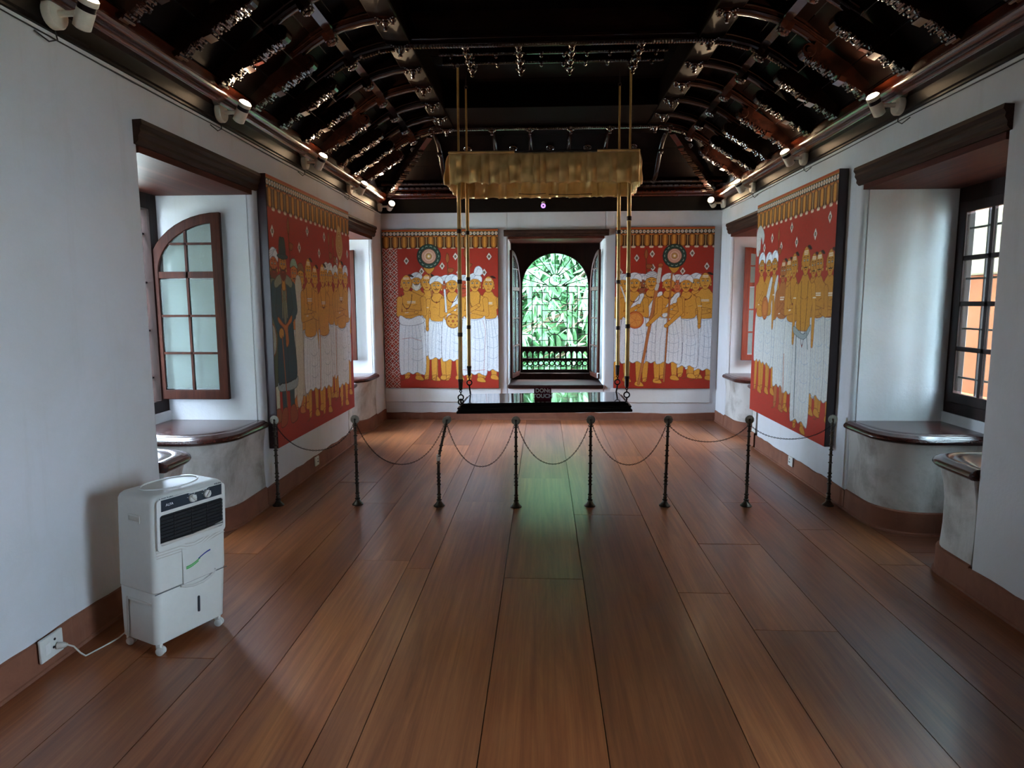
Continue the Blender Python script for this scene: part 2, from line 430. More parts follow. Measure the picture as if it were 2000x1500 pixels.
for s, nm in ((-1, 'left'), (1, 'right')):
    xw = XL if s < 0 else XR; ed = [Y0] + [e for ab in NICHE[s] for e in ab] + [D]
    base = empty('baseboard_' + nm, (0, 0, 0), kind='structure')
    for i in range(0, len(ed), 2):
        skirt((xw, ed[i]), (xw, ed[i + 1]), (-s, 0), 'skirting_run', parent=base, seed=i + s)
base = empty('baseboard_back', (0, 0, 0), kind='structure'); skirt((XL, D), (XR, D), (0, -1), 'skirting_run', parent=base, h=0.105, seed=31)

# raised dado strips under the two back murals
MB().box(-2.27, -0.60, D - 0.012, D, 0.255, 0.455).build('trim_1', 'dado', kind='structure', bevel=0.004)
MB().box(0.95, 2.33, D - 0.012, D, 0.255, 0.455).build('trim_2', 'dado', kind='structure', bevel=0.004)

# ------------------------------------------------------------------ cornice: fascia board and polished moulding
def cornice_profile(dirn):      # (offset into the room, z)
    fas = [(0, 2.893), (0.018, 2.893), (0.018, 2.905), (0.030, 2.912), (0.030, 3.005), (0.0, 3.005)]
    mou = [(0.02, 2.985), (0.075, 2.992), (0.082, 3.004)]
    for i in range(7):
        t = -PI / 2 + PI * i / 6; mou.append((0.10 + 0.045 * math.cos(t), 3.045 + 0.032 * math.sin(t)))
    mou += [(0.11, 3.085), (0.15, 3.094), (0.15, 3.108), (0.02, 3.108)]
    return fas, mou
fas, mou = cornice_profile(1); n_t = 3
for s in (-1, 1):
    xw = XL if s < 0 else XR
    MB().prism_y([(xw - s * d, z) for d, z in fas], Y0, D).build('trim_%d' % n_t, 'fascia', kind='structure'); n_t += 1
    MB().prism_y([(xw - s * d, z) for d, z in mou], Y0, D).build('trim_%d' % n_t, 'moulding', kind='structure', smooth=True); n_t += 1
    MB().prism_y([(xw - s * d, z) for d, z in [(0, 2.872), (0.006, 2.872), (0.006, 2.89), (0, 2.89)]], Y0, D).build('trim_%d' % n_t, 'wall', kind='structure'); n_t += 1
BF = [(0, 2.893), (0.03, 2.893), (0.03, 3.095), (0, 3.095)]
MB().prism_x([(D - d, z) for d, z in BF], XL, XR).build('trim_%d' % n_t, 'fascia', kind='structure'); n_t += 1
MB().prism_x([(D - d, z + 0.085) for d, z in mou], XL + 0.05, XR - 0.05).build('trim_%d' % n_t, 'moulding', kind='structure', smooth=True); n_t += 1

# ------------------------------------------------------------------ ceiling: boards, rafters, arched ribs, trusses, pendants
ceiling = empty('ceiling', (0, 0, 0), kind='structure')
MB().box(XL - 1.6, XR + 1.6, Y0 - 1.0, D + 1.15, 4.36, 4.5).build('roof_light_block', 'fascia', ceiling)  # unseen slab added overhead to keep sky light out of the room
PROFILE = [(2.32, 3.03), (2.20, 3.13), (2.05, 3.27), (1.90, 3.42), (1.74, 3.56), (1.56, 3.67), (1.36, 3.745), (1.13, 3.78)]   # half width from the room axis, height
for s in (-1, 1):
    for i in range(len(PROFILE) - 1):
        (h0, z0), (h1, z1) = PROFILE[i], PROFILE[i + 1]
        a, b = Vector((XC + s * h0, 0, z0)), Vector((XC + s * h1, 0, z1)); d = (b - a).normalized() * 0.003
        a, b = a + d, b - d; up = Vector((s * 0.02, 0, 0.02))
        MB().rings([[(p.x, y, p.z) for p in (a, b, b + up, a + up)] for y in (Y0, 7.95)]).build('ceiling_board', 'board', ceiling)
# flat boards over the middle, laid crosswise
y = Y0
while y < 7.95:
    wd = 0.21; MB().box(XC - 1.14, XC + 1.14, y + 0.003, min(y + wd, 7.95) - 0.003, 3.90 + random.uniform(-0.003, 0.003), 3.93).build('ceiling_board', 'board', ceiling); y += wd

R = [2.39 + 0.5 * i for i in range(11)] + [7.86]
h0, z0, h1, z1 = 2.17, 3.075, 1.765, 3.335
def rafter_mesh(s):
    core, face = MB(), MB()
    a, b = Vector((XC + s * h0, 0, z0)), Vector((XC + s * h1, 0, z1)); t = (b - a).normalized(); nrm = Vector((-s * abs(t.z), 0, -abs(t.x))).normalized()
    L = (b - a).length
    core.obox((a + b) / 2 - nrm * 0.05, t, (0, 1, 0), nrm, L / 2 + 0.02, 0.036, 0.055)
    q = 0.0; r2 = random.Random(11); big = 0
    while q < L:
        w = r2.choice([0.006, 0.008, 0.010, 0.014]); prj = r2.uniform(0.004, 0.026); hw = r2.uniform(0.030, 0.050)
        if abs(q - L * 0.42) < 0.03 and not big: w = 0.055; prj = 0.016; hw = 0.046; big = 1
        c = a + t * (q + w / 2)
        if w < 0.05:
            tl = r2.uniform(-0.10, 0.10); face.tube([c + nrm * (prj - w / 2) + Vector((0, -hw, 0)), c + nrm * (prj - w / 2) + t * tl * 0.02 + Vector((0, hw, 0))], w * 0.55, 6)
            face.obox(c + nrm * prj / 2, t, (0, 1, 0), nrm, w / 2 * 0.8, hw * 0.95, max(0.003, prj / 2))
        else: face.obox(c + nrm * prj / 2, t + nrm * 0.2, (0, 1, 0), nrm, w / 2 * 0.92, hw, prj / 2 + 0.01)
        for e in (-1, 1):
            if r2.random() < 0.45: face.sphere(c + nrm * prj + Vector((0, e * hw * 0.6, 0)), 0.009, 6, 4)
        q += w
    # rolled scroll at the upper end
    ctr = b + t * 0.03 - nrm * 0.03
    core.lathe([(0.045, -0.042), (0.05, -0.036), (0.05, 0.036), (0.045, 0.042)], 14, ctr, (0, 1, 0))
    core.lathe([(0.02, -0.05), (0.02, 0.05)], 10, ctr, (0, 1, 0))
    return core, face
RIB = [(1.86, 3.385), (1.80, 3.425), (1.72, 3.482), (1.62, 3.540), (1.50, 3.588), (1.36, 3.624), (1.24, 3.640)]
def rib_mesh(s):
    mb = MB(); rs = []
    P = [Vector((XC + s * h, 0, z)) for h, z in RIB]
    for i, p in enumerate(P):
        t = (P[min(i + 1, len(P) - 1)] - P[max(i - 1, 0)]).normalized(); n = Vector((-t.z, 0, t.x));
        if n.z < 0: n = -n
        rs.append([p + n * a + Vector((0, b, 0)) for a, b in ((0.0, -0.018), (0.006, -0.030), (0.020, -0.036), (0.028, -0.030), (0.045, -0.034), (0.14, -0.034), (0.14, 0.034), (0.045, 0.034), (0.028, 0.030), (0.020, 0.036), (0.006, 0.030), (0.0, 0.018))])
    mb.rings(rs)
    # thin bead lines on both cheeks
    for e in (-1, 1): mb.tube([p + Vector((0, e * 0.036, 0.055)) for p in P], 0.008, 6)
    return mb
def pendant_mesh(s):            # three-lobed carved drop at the head of each rib
    mb = MB(); c = Vector((XC + s * 1.20, 0, 3.655))
    mb.box(c.x - 0.07, c.x + 0.07, -0.035, 0.035, c.z - 0.008, c.z + 0.10)
    prof = [(0.012, -0.075), (0.02, -0.066), (0.012, -0.055), (0.028, -0.04), (0.034, -0.025), (0.026, -0.012), (0.036, 0.0), (0.02, 0.02)]
    mb.lathe([(r, z) for r, z in prof], 10, c)
    for e in (-1, 1):
        mb.lathe([(r * 0.75, z * 0.6) for r, z in prof], 8, c + Vector((e * 0.055, 0, 0.01)))
        for q in range(3): mb.sphere(c + Vector((e * (0.03 + 0.016 * q), -0.03, -0.01 + 0.008 * q)), 0.011, 6, 4)
    return mb
def block_mesh(s):              # carved block with a rosette where rib and purlin cross
    mb = MB(); c = Vector((XC + s * 1.60, 0, 3.545)); d = Vector((-s * 0.45, 0, -0.9)).normalized(); t = Vector((-s * 0.9, 0, 0.45)).normalized()
    mb.obox(c, t, (0, 1, 0), d, 0.042, 0.045, 0.03)
    mb.lathe([(0.036, 0.025), (0.04, 0.034), (0.026, 0.044), (0.028, 0.052), (0.006, 0.060)], 10, c, d)
    for q in range(8):
        a = 2 * PI * q / 8; mb.sphere(c + d * 0.036 + t * 0.034 * math.cos(a) + Vector((0, 0.034 * math.sin(a), 0)), 0.012, 6, 4)
    return mb
def fin_mesh(s):                # wedge bracket that springs from every other rafter
    mb = MB(); a = Vector((XC + s * 2.02, 0, 3.165))
    mb.prism_y([(a.x, a.z), (a.x - s * 0.13, a.z + 0.045), (a.x - s * 0.10, a.z + 0.10), (a.x - s * 0.02, a.z + 0.06)], -0.018, 0.018)
    mb.sphere((a.x + s * 0.06, 0.06, a.z - 0.02), 0.018, 6, 4)
    return mb
for s in (-1, 1):
    protos = {}
    for i, y in enumerate(R):
        for key, fn, mat in (('rafter', rafter_mesh, 'lacquer'), ('rib', rib_mesh, 'lacquer'), ('pendant', pendant_mesh, 'carved'), ('carved_block', block_mesh, 'carved'), ('bracket', fin_mesh, 'moulding')):
            if key == 'bracket' and i % 2 == 1: continue
            if key not in protos:
                res = fn(s)
                if key == 'rafter':
                    o = res[0].build('rafter', 'lacquer', ceiling, smooth=False); fc = res[1].build('carved_face', 'carved', o, smooth=True)
                else: o = res.build(key, mat, ceiling, smooth=True)
                protos[key] = o; o.location = (0, y, 0)
            else:
                o = dup(protos[key], (0, y, 0), ceiling)
                if key == 'rafter': dup(fc, (0, 0, 0), o)
    # purlin and the long beam that carries the rib heads
    MB().obox((XC + s * 1.605, (Y0 + 7.86) / 2, 3.60), (0.9, 0, -s * 0.45), (0, 1, 0), (s * 0.45, 0, 0.9), 0.03, (7.86 - Y0) / 2, 0.03).build('purlin', 'lacquer', ceiling)
    bm_ = MB().box(*sorted((XC + s * 1.11, XC + s * 1.31)), Y0, 7.9, 3.668, 3.91).build('long_beam', 'board', ceiling, bevel=0.01)
# trusses: rope-moulded cross beams with carved brackets
def rope(mb, p, q, r, pitch=0.022):
    p, q = Vector(p), Vector(q); L = (q - p).length; n = int(L / pitch); t = (q - p).normalized(); a = t.orthogonal().normalized(); b = t.cross(a)
    for i in range(n):
        c = p + t * (i + 0.5) * pitch; tw = (t + a * 0.8 + b * 0.0).normalized()
        mb.lathe([(r * 0.7, -pitch * 0.5), (r, 0), (r * 0.7, pitch * 0.5)], 6, c, t)
def truss(y, zb):
    mb = MB(); mb.box(XC - 1.26, XC + 1.26, y - 0.035, y + 0.045, zb + 0.02, 3.92)
    mb.box(XC - 1.24, XC + 1.24, y - 0.05, y + 0.055, zb + 0.055, zb + 0.085)
    t = mb.build('cross_beam', 'lacquer', ceiling, bevel=0.004)
    rp = MB(); rope(rp, (XC - 1.24, y - 0.03, zb + 0.008), (XC + 1.24, y - 0.03, zb + 0.008), 0.016)
    for s in (-1, 1):
        P = [Vector((XC + s * h, y - 0.02, z - 0.010)) for h, z in RIB]
        for i in range(len(P) - 1): rope(rp, P[i], P[i + 1], 0.015)
    rp.build('rope_moulding', 'carved', t, smooth=True)
    return t
for y in (2.89, 5.39, 7.86): t = truss(y, 3.635)
# coffered grid behind the middle truss
for x in (-0.62, -0.20, 0.22, 0.76):
    g = MB(); g.box(x - 0.022, x + 0.022, 5.42, 6.02, 3.66, 3.74); g.build('coffer_rib', 'lacquer', ceiling, bevel=0.004)
    gm = MB()
    for yy in (5.40, 5.58, 5.76, 5.94):
        gm.lathe([(0.008, -0.06), (0.018, -0.05), (0.010, -0.038), (0.028, -0.022), (0.034, -0.006), (0.02, 0.01)], 8, (x, yy, 3.66))
        for e in (-1, 1): gm.sphere((x + e * 0.03, yy - 0.02, 3.655), 0.014, 6, 4)
    gm.build('pendant', 'carved', ceiling, smooth=True)
for yy in (5.62, 5.83):
    g = MB(); g.box(-0.86, 1.0, yy - 0.02, yy + 0.02, 3.67, 3.73); rope(g, (-0.86, yy - 0.02, 3.668), (1.0, yy - 0.02, 3.668), 0.011)
    for x in np.linspace(-0.76, 0.9, 10): g.lathe([(0.006, -0.035), (0.014, -0.026), (0.008, -0.015), (0.018, -0.006), (0.01, 0.006)], 8, (x, yy - 0.02, 3.665))
    g.build('coffer_bar', 'lacquer', ceiling, smooth=False)
MB().box(XC - 1.12, XC + 1.12, 7.12, 7.84, 3.68, 3.92).build('soffit_board', 'board', ceiling, bevel=0.006)
# hip end down to the back wall
HP = [(7.93, 3.74), (8.25, 3.68), (8.50, 3.56), (8.70, 3.42), (8.86, 3.28), (9.00, 3.215)]
for i in range(len(HP) - 1):
    (ya, za), (yb, zb) = HP[i], HP[i + 1]
    MB().rings([[(x, ya + 0.003, za), (x, yb - 0.003, zb), (x, yb - 0.003, zb + 0.03), (x, ya + 0.003, za + 0.03)] for x in (XL + 0.02, XR - 0.02)]).build('hip_board', 'board', ceiling)
HR = [(7.90, 3.635), (8.10, 3.63), (8.32, 3.585), (8.52, 3.48), (8.66, 3.36), (8.80, 3.25), (8.95, 3.20)]
for x in (-1.30, -0.60, -0.16, 0.31, 0.76, 1.44):
    mb = MB(); rs = []
    for i, (y, z) in enumerate(HR): rs.append([(x - 0.03, y, z + 0.06), (x - 0.026, y, z + 0.01), (x - 0.012, y - 0.004, z), (x + 0.012, y - 0.004, z), (x + 0.026, y, z + 0.01), (x + 0.03, y, z + 0.06)])
    mb.rings(rs); mb.build('hip_rib', 'lacquer', ceiling, smooth=True)
    mb = MB(); mb.lathe([(0.01, -0.06), (0.02, -0.05), (0.012, -0.035), (0.034, -0.02), (0.03, 0), (0.04, 0.02)], 10, (x, 7.86, 3.64))
    mb.sphere((x - 0.03, 7.83, 3.63), 0.016, 6, 4); mb.sphere((x + 0.03, 7.83, 3.63), 0.016, 6, 4); mb.sphere((x, 8.42, 3.50), 0.035, 8, 5); mb.build('pendant', 'carved', ceiling, smooth=True)
def rosette(c, d, r):
    mb = MB(); d = Vector(d).normalized(); a = d.orthogonal().normalized(); b = d.cross(a); c = Vector(c)
    mb.torus(c, r, r * 0.16, a, b, 20, 6); mb.sphere(c, r * 0.3, 8, 5)
    for q in range(8):
        g = 2 * PI * q / 8; mb.sphere(c + (a * math.cos(g) + b * math.sin(g)) * r * 0.62, r * 0.2, 6, 4)
    return mb
for x in (-1.62, -0.95, -0.38, 0.08, 0.54, 1.10, 1.78): rosette((x, 8.44, 3.565), (0, -0.5, -0.87), 0.045).build('rosette', 'carved', ceiling, smooth=True)
for i, (yy, zz, rr) in enumerate(((8.90, 3.235, 0.02), (9.02, 3.20, 0.03), (9.05, 3.27, 0.022))):
    mb = MB(); mb.tube([(XL + 0.1, yy, zz), (XR - 0.1, yy, zz)], rr, 8)
    for x in np.arange(XL + 0.15, XR - 0.12, 0.075): mb.sphere((x, yy - rr * 0.8, zz - rr * 0.3), rr * 0.6, 6, 4)
    mb.build('carved_band', 'carved', ceiling, smooth=True)
for s in (-1, 1):   # corner hip rafters
    a, b = Vector((XC + s * 1.42, 7.95, 3.62)), Vector((XC + s * 2.16, 9.0, 3.14)); t = (b - a).normalized(); n = Vector((0, 0, 1)); sd = t.cross(n).normalized()
    mb = MB(); mb.obox((a + b) / 2, t, sd, sd.cross(t), (b - a).length / 2, 0.035, 0.04)
    L = (b - a).length; q = 0.25; r2 = random.Random(3)
    while q < L:
        w = r2.choice([0.01, 0.016, 0.024]); mb.obox(a + t * q - Vector((0, 0, 0.05)), t, sd, n, w * 0.42, r2.uniform(0.025, 0.045), r2.uniform(0.006, 0.02)); q += w
    mb.build('hip_rafter', 'carved', ceiling)

# ------------------------------------------------------------------ windows
def strip_frame(outer, inner, t0, t1, place, mb):      # ring between two outlines, thickness t0..t1
    n = len(outer)
    vs = [place(x, z, t) for t in (t0, t1) for (x, z) in outer] + [place(x, z, t) for t in (t0, t1) for (x, z) in inner]
    fs = []
    for i in range(n):
        j = (i + 1) % n
        fs += [(i, j, 2 * n + j, 2 * n + i), (n + j, n + i, 3 * n + i, 3 * n + j), (i, n + i, n + j, j), (2 * n + i, 2 * n + j, 3 * n + j, 3 * n + i)]
    mb.add(vs, fs)
def shutter(parent, place, w, z0, z1, zs, mat, arch=True, st=0.075, rows_low=3, rows_up=2, th=0.035, bw=0.018):
    """Glazed leaf. Local x runs from the hinge (0) to the free stile (w). Frame, glazing bars and one pane per opening."""
    NA = 12
    def arc(rx, rz, cx, cz, x_end):
        t_end = math.acos(max(-1, min(1, (x_end - cx) / rx))) if rx else 0
        return [(cx + rx * math.cos(t_end + (PI - t_end) * i / NA), cz + rz * math.sin(t_end + (PI - t_end) * i / NA)) for i in range(NA + 1)]
    if arch:
        rz = z1 - zs
        out = [(0, z0), (w, z0)] + arc(w, rz, w, zs, w); inn = [(st, z0 + st), (w - st, z0 + st)] + arc(w - st, rz - st, w, zs, w - st)
        top = lambda x: zs + (rz - st) * math.sqrt(max(0, 1 - ((w - x) / (w - st)) ** 2))
    else:
        out = [(0, z0), (w, z0), (w, z1), (0, z1)]; inn = [(st, z0 + st), (w - st, z0 + st), (w - st, z1 - st), (st, z1 - st)]; top = lambda x: z1 - st
    mb = MB(); strip_frame(out, inn, 0, th, place, mb)
    sh = mb.build('shutter', mat, parent, bevel=0.004)
    bars = MB()
    def bar(xa, xb, za, zb):
        bars.add([place(x, z, t) for x in (xa, xb) for z in (za, zb) for t in (0.006, th - 0.006)], [(0, 1, 3, 2), (4, 6, 7, 5), (0, 4, 5, 1), (2, 3, 7, 6), (0, 2, 6, 4), (1, 5, 7, 3)])
    xm = w / 2 + st * 0.1
    zl = [z0 + st + (zs - 0.045 - z0 - st) * i / rows_low for i in range(rows_low + 1)] if arch else [z0 + st + (z1 - 2 * st - z0) * i / rows_low for i in range(rows_low + 1)]
    for z in zl[1:-1]: bar(st, w - st, z - bw / 2, z + bw / 2)
    bar(xm - bw / 2, xm + bw / 2, z0 + st, (top(xm) + 0.004) if arch else z1 - st)
    if arch:
        bar(st, w - st, zs - 0.045, zs + 0.005)
        zm = zs + (top(w - st) - zs) * 0.58
        xa = w - (w - st) * math.sqrt(max(0, 1 - ((zm - zs) / (rz - st)) ** 2)); bar(xa, w - st, zm - bw / 2, zm + bw / 2)
    bars.build('glazing_bars', mat, sh)
    cells = [(xa, xb, zl[i] + bw / 2, zl[i + 1] - bw / 2) for i in range(len(zl) - 1) for xa, xb in ((st, xm - bw / 2), (xm + bw / 2, w - st))]
    if arch:
        for xa, xb in ((st, xm - bw / 2), (xm + bw / 2, w - st)): cells += [(xa, xb, zs + 0.005, zm - bw / 2), (xa, xb, zm + bw / 2, z1)]
    for (xa, xb, za, zb) in cells:
        xs = np.linspace(xa, xb, 7); pts = [(x, min(zb, top(x) + 0.003)) for x in xs if not arch or min(zb, top(x) + 0.003) > za + 0.004]
        if len(pts) < 2: continue
        poly = [(pts[0][0], za), (pts[-1][0], za)] + list(reversed(pts))
        n = len(poly); MB().rings([[place(x, z, t) for x, z in poly] for t in (th / 2 - 0.002, th / 2 + 0.002)]).build('pane', 'glass', sh)
    # hinges and a small brass stay
    hb = MB()
    for z in (z0 + 0.12, zs - 0.1): hb.tube([place(0.0, z - 0.03, th / 2), place(0.0, z + 0.03, th / 2)], 0.012, 8)
    hb.build('hinge', 'iron', sh, smooth=True)
    return sh

# window_1: arched opening in the back wall
w1 = empty('window_1', (0, 0, 0), kind='structure')
cx, rad, zsp, zb = 0.175, 0.505, 1.895, 0.62
NA = 24
arch = [(cx + rad * math.cos(PI * i / NA), zsp + rad * math.sin(PI * i / NA)) for i in range(NA + 1)]
inner = [(cx - rad, zb), (cx + rad, zb)] + arch
out = [(WX0 + 0.0, WZ0 + 0.02), (WX1, WZ0 + 0.02)]
for i in range(NA + 1):
    a = PI * i / NA; q = abs(math.tan(a)) if abs(math.cos(a)) > 1e-6 else 1e9
    if a <= PI / 4 * 1.05: p = (WX1, zsp + (WZ1 - zsp) * min(1, i / 6.0))
    elif a >= 3 * PI / 4 / 1.05 + 0.08: p = (WX0, zsp + (WZ1 - zsp) * min(1, (NA - i) / 6.0))
    else: p = (WX1 + (WX0 - WX1) * (i - 6) / (NA - 12.0), WZ1)
    out.append((min(max(p[0], WX0), WX1), min(p[1], WZ1)))
mb = MB(); strip_frame(out, inner, 0, 0.09, lambda x, z, t: (x, WY - 0.04 + t, z), mb); mb.build('frame', 'dark_wood', w1)
mb = MB(); ri = 0.505
mb.tube([(x, WY - 0.045, z) for x, z in [(cx - rad, zb)] + list(reversed(arch)) + [(cx + rad, zb)]], 0.014, 6); mb.build('arch_bead', 'dark_wood', w1, smooth=True)
# iron grille
g = MB(); gy = WY + 0.015; gr = 0.0068
def gl(*pts): g.tube([(x, gy, z) for x, z in pts], gr, 6)
x0, x1 = cx - rad, cx + rad; Z = lambda px: 2.39 - (px - 310) * (2.39 - 0.985) / (1075 - 310)      # heights read off the grille drawing
Xg = lambda px: cx + (px - 516) * (rad / 272.0)
ring = lambda px, pz, r, a0=0, a1=360: [(Xg(px) + r * math.cos(math.radians(a0 + (a1 - a0) * i / 20)), Z(pz) + r * math.sin(math.radians(a0 + (a1 - a0) * i / 20))) for i in range(21)]
r0 = 0.088
gl(*ring(516, 523, r0)); gl((x0, Z(576)), (x1, Z(576)))
for i in range(11):
    a = PI * (i + 1) / 12; c0 = (Xg(516), Z(576)); 
    p0 = (Xg(516) + r0 * 1.05 * math.cos(a) * 1.0, Z(560) + r0 * 0.9 * math.sin(a)); p1 = (cx + (rad - 0.0) * math.cos(a), zsp + rad * math.sin(a))
    p0 = (Xg(516) + r0 * math.cos(a), Z(523) + r0 * math.sin(a)) if 2 <= i <= 8 else (Xg(516) + 0.10 * math.cos(a) / abs(math.cos(a)), Z(570))
    gl(p0, p1)
for px in (330, 412, 615, 700): gl((Xg(px), Z(576)), (Xg(px), Z(1070)))
for px in (370, 657): gl((Xg(px), Z(725)), (Xg(px), Z(918)))
for pz in (676, 773, 872, 970): gl((x0, Z(pz)), (Xg(330), Z(pz))); gl((Xg(700), Z(pz)), (x1, Z(pz)))
for pz in (625, 725, 918, 1020):
    gl((Xg(330), Z(pz)), (Xg(462), Z(pz))); gl((Xg(568), Z(pz)), (Xg(700), Z(pz)))
gl((Xg(412), Z(773)), (Xg(615), Z(773))); gl((Xg(412), Z(869)), (Xg(615), Z(869))); gl(*ring(513, 821, 0.088))
gl(*ring(515, 625, 0.098, 180, 360)); gl(*ring(515, 725, 0.098, 0, 180)); gl(*ring(515, 918, 0.098, 180, 360)); gl(*ring(515, 1020, 0.098, 0, 180))
gl((x0, Z(576)), (x0, Z(1075))); gl((x1, Z(576)), (x1, Z(1075)))
g.build('iron_grille', 'iron', w1, smooth=True)
# pierced wooden balustrade below the grille
ZT, ZM, ZBt = 0.985, 0.815, 0.635
for (za, zb_) in ((0.925, 0.995), (0.775, 0.815), (0.605, 0.640)): MB().box(x0, x1, gy - 0.025, gy + 0.025, za, zb_).build('balustrade_rail', 'dark_wood', w1, bevel=0.004)
nb = 12; st = (x1 - x0) / nb
pb = None; pr_ = None
for i in range(nb + 1):
    if pb is None:
        pb = MB().box(-0.011, 0.011, -0.014, 0.014, 0, 0.115).box(-0.016, 0.016, -0.018, 0.018, 0.10, 0.115).build('baluster', 'dark_wood', w1); pb.location = (x0, gy, 0.813)
    else: dup(pb, (x0 + i * st, gy, 0.813), w1)
for i in range(nb):
    xc = x0 + (i + 0.5) * st
    if pr_ is None:
        pr_ = MB(); pr_.torus((0, 0, 0.096), st * 0.44, 0.010, (1, 0, 0), (0, 0, 1), 16, 6)
        pr_.box(-0.008, 0.008, -0.01, 0.01, 0.0, 0.06) if False else None
        pr_ = pr_.build('balustrade_ring', 'dark_wood', w1, smooth=True); pr_.location = (xc, gy, 0.64)
        pa = MB()
        pts = [(st * 0.40 * math.cos(PI * q / 10), 0, 0.075 + st * 0.46 * math.sin(PI * q / 10)) for q in range(11)]; pa.tube(pts, 0.011, 6)
        pa = pa.build('balustrade_arch', 'dark_wood', w1, smooth=True); pa.location = (xc, gy, 0.813)
        lug = MB().box(-st / 2, -st / 2 + 0.014, -0.012, 0.012, 0, 0.135).box(-st / 2, st / 2, -0.012, 0.012, 0.036, 0.046).build('balustrade_lug', 'dark_wood', w1); lug.location = (xc, gy, 0.64)
    else:
        dup(pr_, (xc, gy, 0.64), w1); dup(pa, (xc, gy, 0.813), w1); dup(lug, (xc, gy, 0.64), w1)
MB().box(WX0 - 0.01, WX1 + 0.01, D - 0.025, WY, WZ0 - 0.02, WZ0 + 0.035).build('sill', 'dark_wood', w1, bevel=0.012)
MB().box(WX0 + 0.02, WX1 - 0.02, WY - 0.14, WY, WZ0 + 0.035, 0.60).build('sill_riser', 'dark_wood', w1, bevel=0.008)
lp = [(0.03, 2.65), (-0.055, 2.652), (-0.055, 2.625), (-0.03, 2.605), (-0.03, 2.585), (-0.01, 2.57), (0.03, 2.565)]
MB().prism_x([(D + d, z) for d, z in lp], WX0 - 0.06, WX1 + 0.06).build('lintel', 'lintel', w1)
MB().box(WX0, WX1, D - 0.0, WY, 2.535, 2.575).build('soffit', 'soffit', w1)
# the two leaves stand open into the room
def leaf_place(hx, hy, ang, s):
    ux, uy = math.cos(ang), math.sin(ang); nx, ny = -uy, ux
    return lambda x, z, t: (hx + ux * x + nx * (t - 0.0175) * s, hy + uy * x + ny * (t - 0.0175) * s, z)
shutter(w1, leaf_place(-0.362, WY - 0.06, math.radians(-100), 1), 0.57, 0.57, 2.40, 1.88, 'window_wood', st=0.06)
shutter(w1, leaf_place(0.712, WY - 0.06, math.radians(-82), -1), 0.57, 0.57, 2.40, 1.88, 'window_wood', st=0.06)
hd = MB(); hd.tube([(0.775, D + 0.16, 0.585), (0.775, D + 0.16, 0.66)], 0.008, 8); hd.tube([(0.775, D + 0.16, 0.65), (0.80, D + 0.14, 0.655)], 0.007, 8); hd.build('window_handle', 'tape', w1, smooth=True)

# niche windows
def niche_window(n, s, ab, leaf, mat):
    a, b = ab; xw = XL if s < 0 else XR; X = lambda d: xw + s * d; ND = NDS[s]
    w = empty('window_%d' % n, (0, 0, 0), kind='structure'); z0, z1 = 0.80, 2.50; fw = 0.10 if s < 0 else 0.065
    mb = MB(); pl = lambda y, z, t: (X(ND - 0.09 + t), y, z)
    strip_frame([(a, z0), (b, z0), (b, z1), (a, z1)], [(a + fw, z0 + 0.09), (b - fw, z0 + 0.09), (b - fw, z1 - 0.12), (a + fw, z1 - 0.12)], 0, 0.09, pl, mb); mb.build('frame', 'dark_wood', w, bevel=0.004)
    mb = MB()
    for i in range(1, 7):
        y = a + fw + (b - a - 2 * fw) * i / 7; mb.box(*sorted((X(ND - 0.02), X(ND - 0.034))), y - 0.006, y + 0.006, z0 + 0.09, z1 - 0.12)
    for i in range(4):
        z = z0 + 0.09 + (z1 - z0 - 0.21) * (i + 0.5) / 4; mb.box(*sorted((X(ND - 0.018), X(ND - 0.036))), a + fw, b - fw, z - 0.007, z + 0.007)
    mb.build('iron_bars', 'iron', w)
    MB().box(*sorted((X(0.0), X(ND))), a, b, 2.495, 2.54).build('soffit', 'soffit', w)
    prof = [(0.02, 2.662), (-0.050, 2.665), (-0.055, 2.640), (-0.040, 2.620), (-0.044, 2.600), (-0.028, 2.575), (-0.030, 2.555), (-0.012, 2.535), (0.02, 2.53)]
    MB().prism_y([(X(d), z) for d, z in prof], a - 0.045, b + 0.06).build('lintel', 'lintel', w)
    wl = (b - a) / 2 - fw
    if leaf == 'open':
        yb = b - 0.085; shutter(w, lambda x, z, t: (X(ND - 0.045 - x), yb + t, z), 0.585, 0.90, 2.355, 1.90, mat)
    elif leaf == 'open_near':
        yb = a + 0.045; shutter(w, lambda x, z, t: (X(ND - 0.06 - x), yb + t, z), 0.585, 0.90, 2.355, 1.90, mat)
    elif leaf == 'shut_half':
        shutter(w, lambda x, z, t: (X(ND - 0.115 + t), a + fw + x, z), wl, 0.89, 2.38, 2.0, mat, arch=False, rows_low=4, bw=0.034)
    elif leaf == 'shut':
        shutter(w, lambda x, z, t: (X(ND - 0.115 + t), b - fw - x, z), wl, 0.89, 2.38, 2.0, mat, arch=False, rows_low=4, bw=0.034)
        shutter(w, lambda x, z, t: (X(ND - 0.115 + t), a + fw + x, z), wl, 0.89, 2.38, 2.0, mat, arch=False, rows_low=4, bw=0.034)
    return w
niche_window(2, -1, NICHE[-1][0], 'open', 'window_wood')
niche_window(3, -1, NICHE[-1][1], 'open', 'window_wood')
niche_window(4, 1, NICHE[1][1], 'shut', 'dark_wood')
niche_window(5, 1, NICHE[1][2], 'open', 'red_wood')
niche_window(6, 1, NICHE[1][0], 'shut_half', 'window_wood')

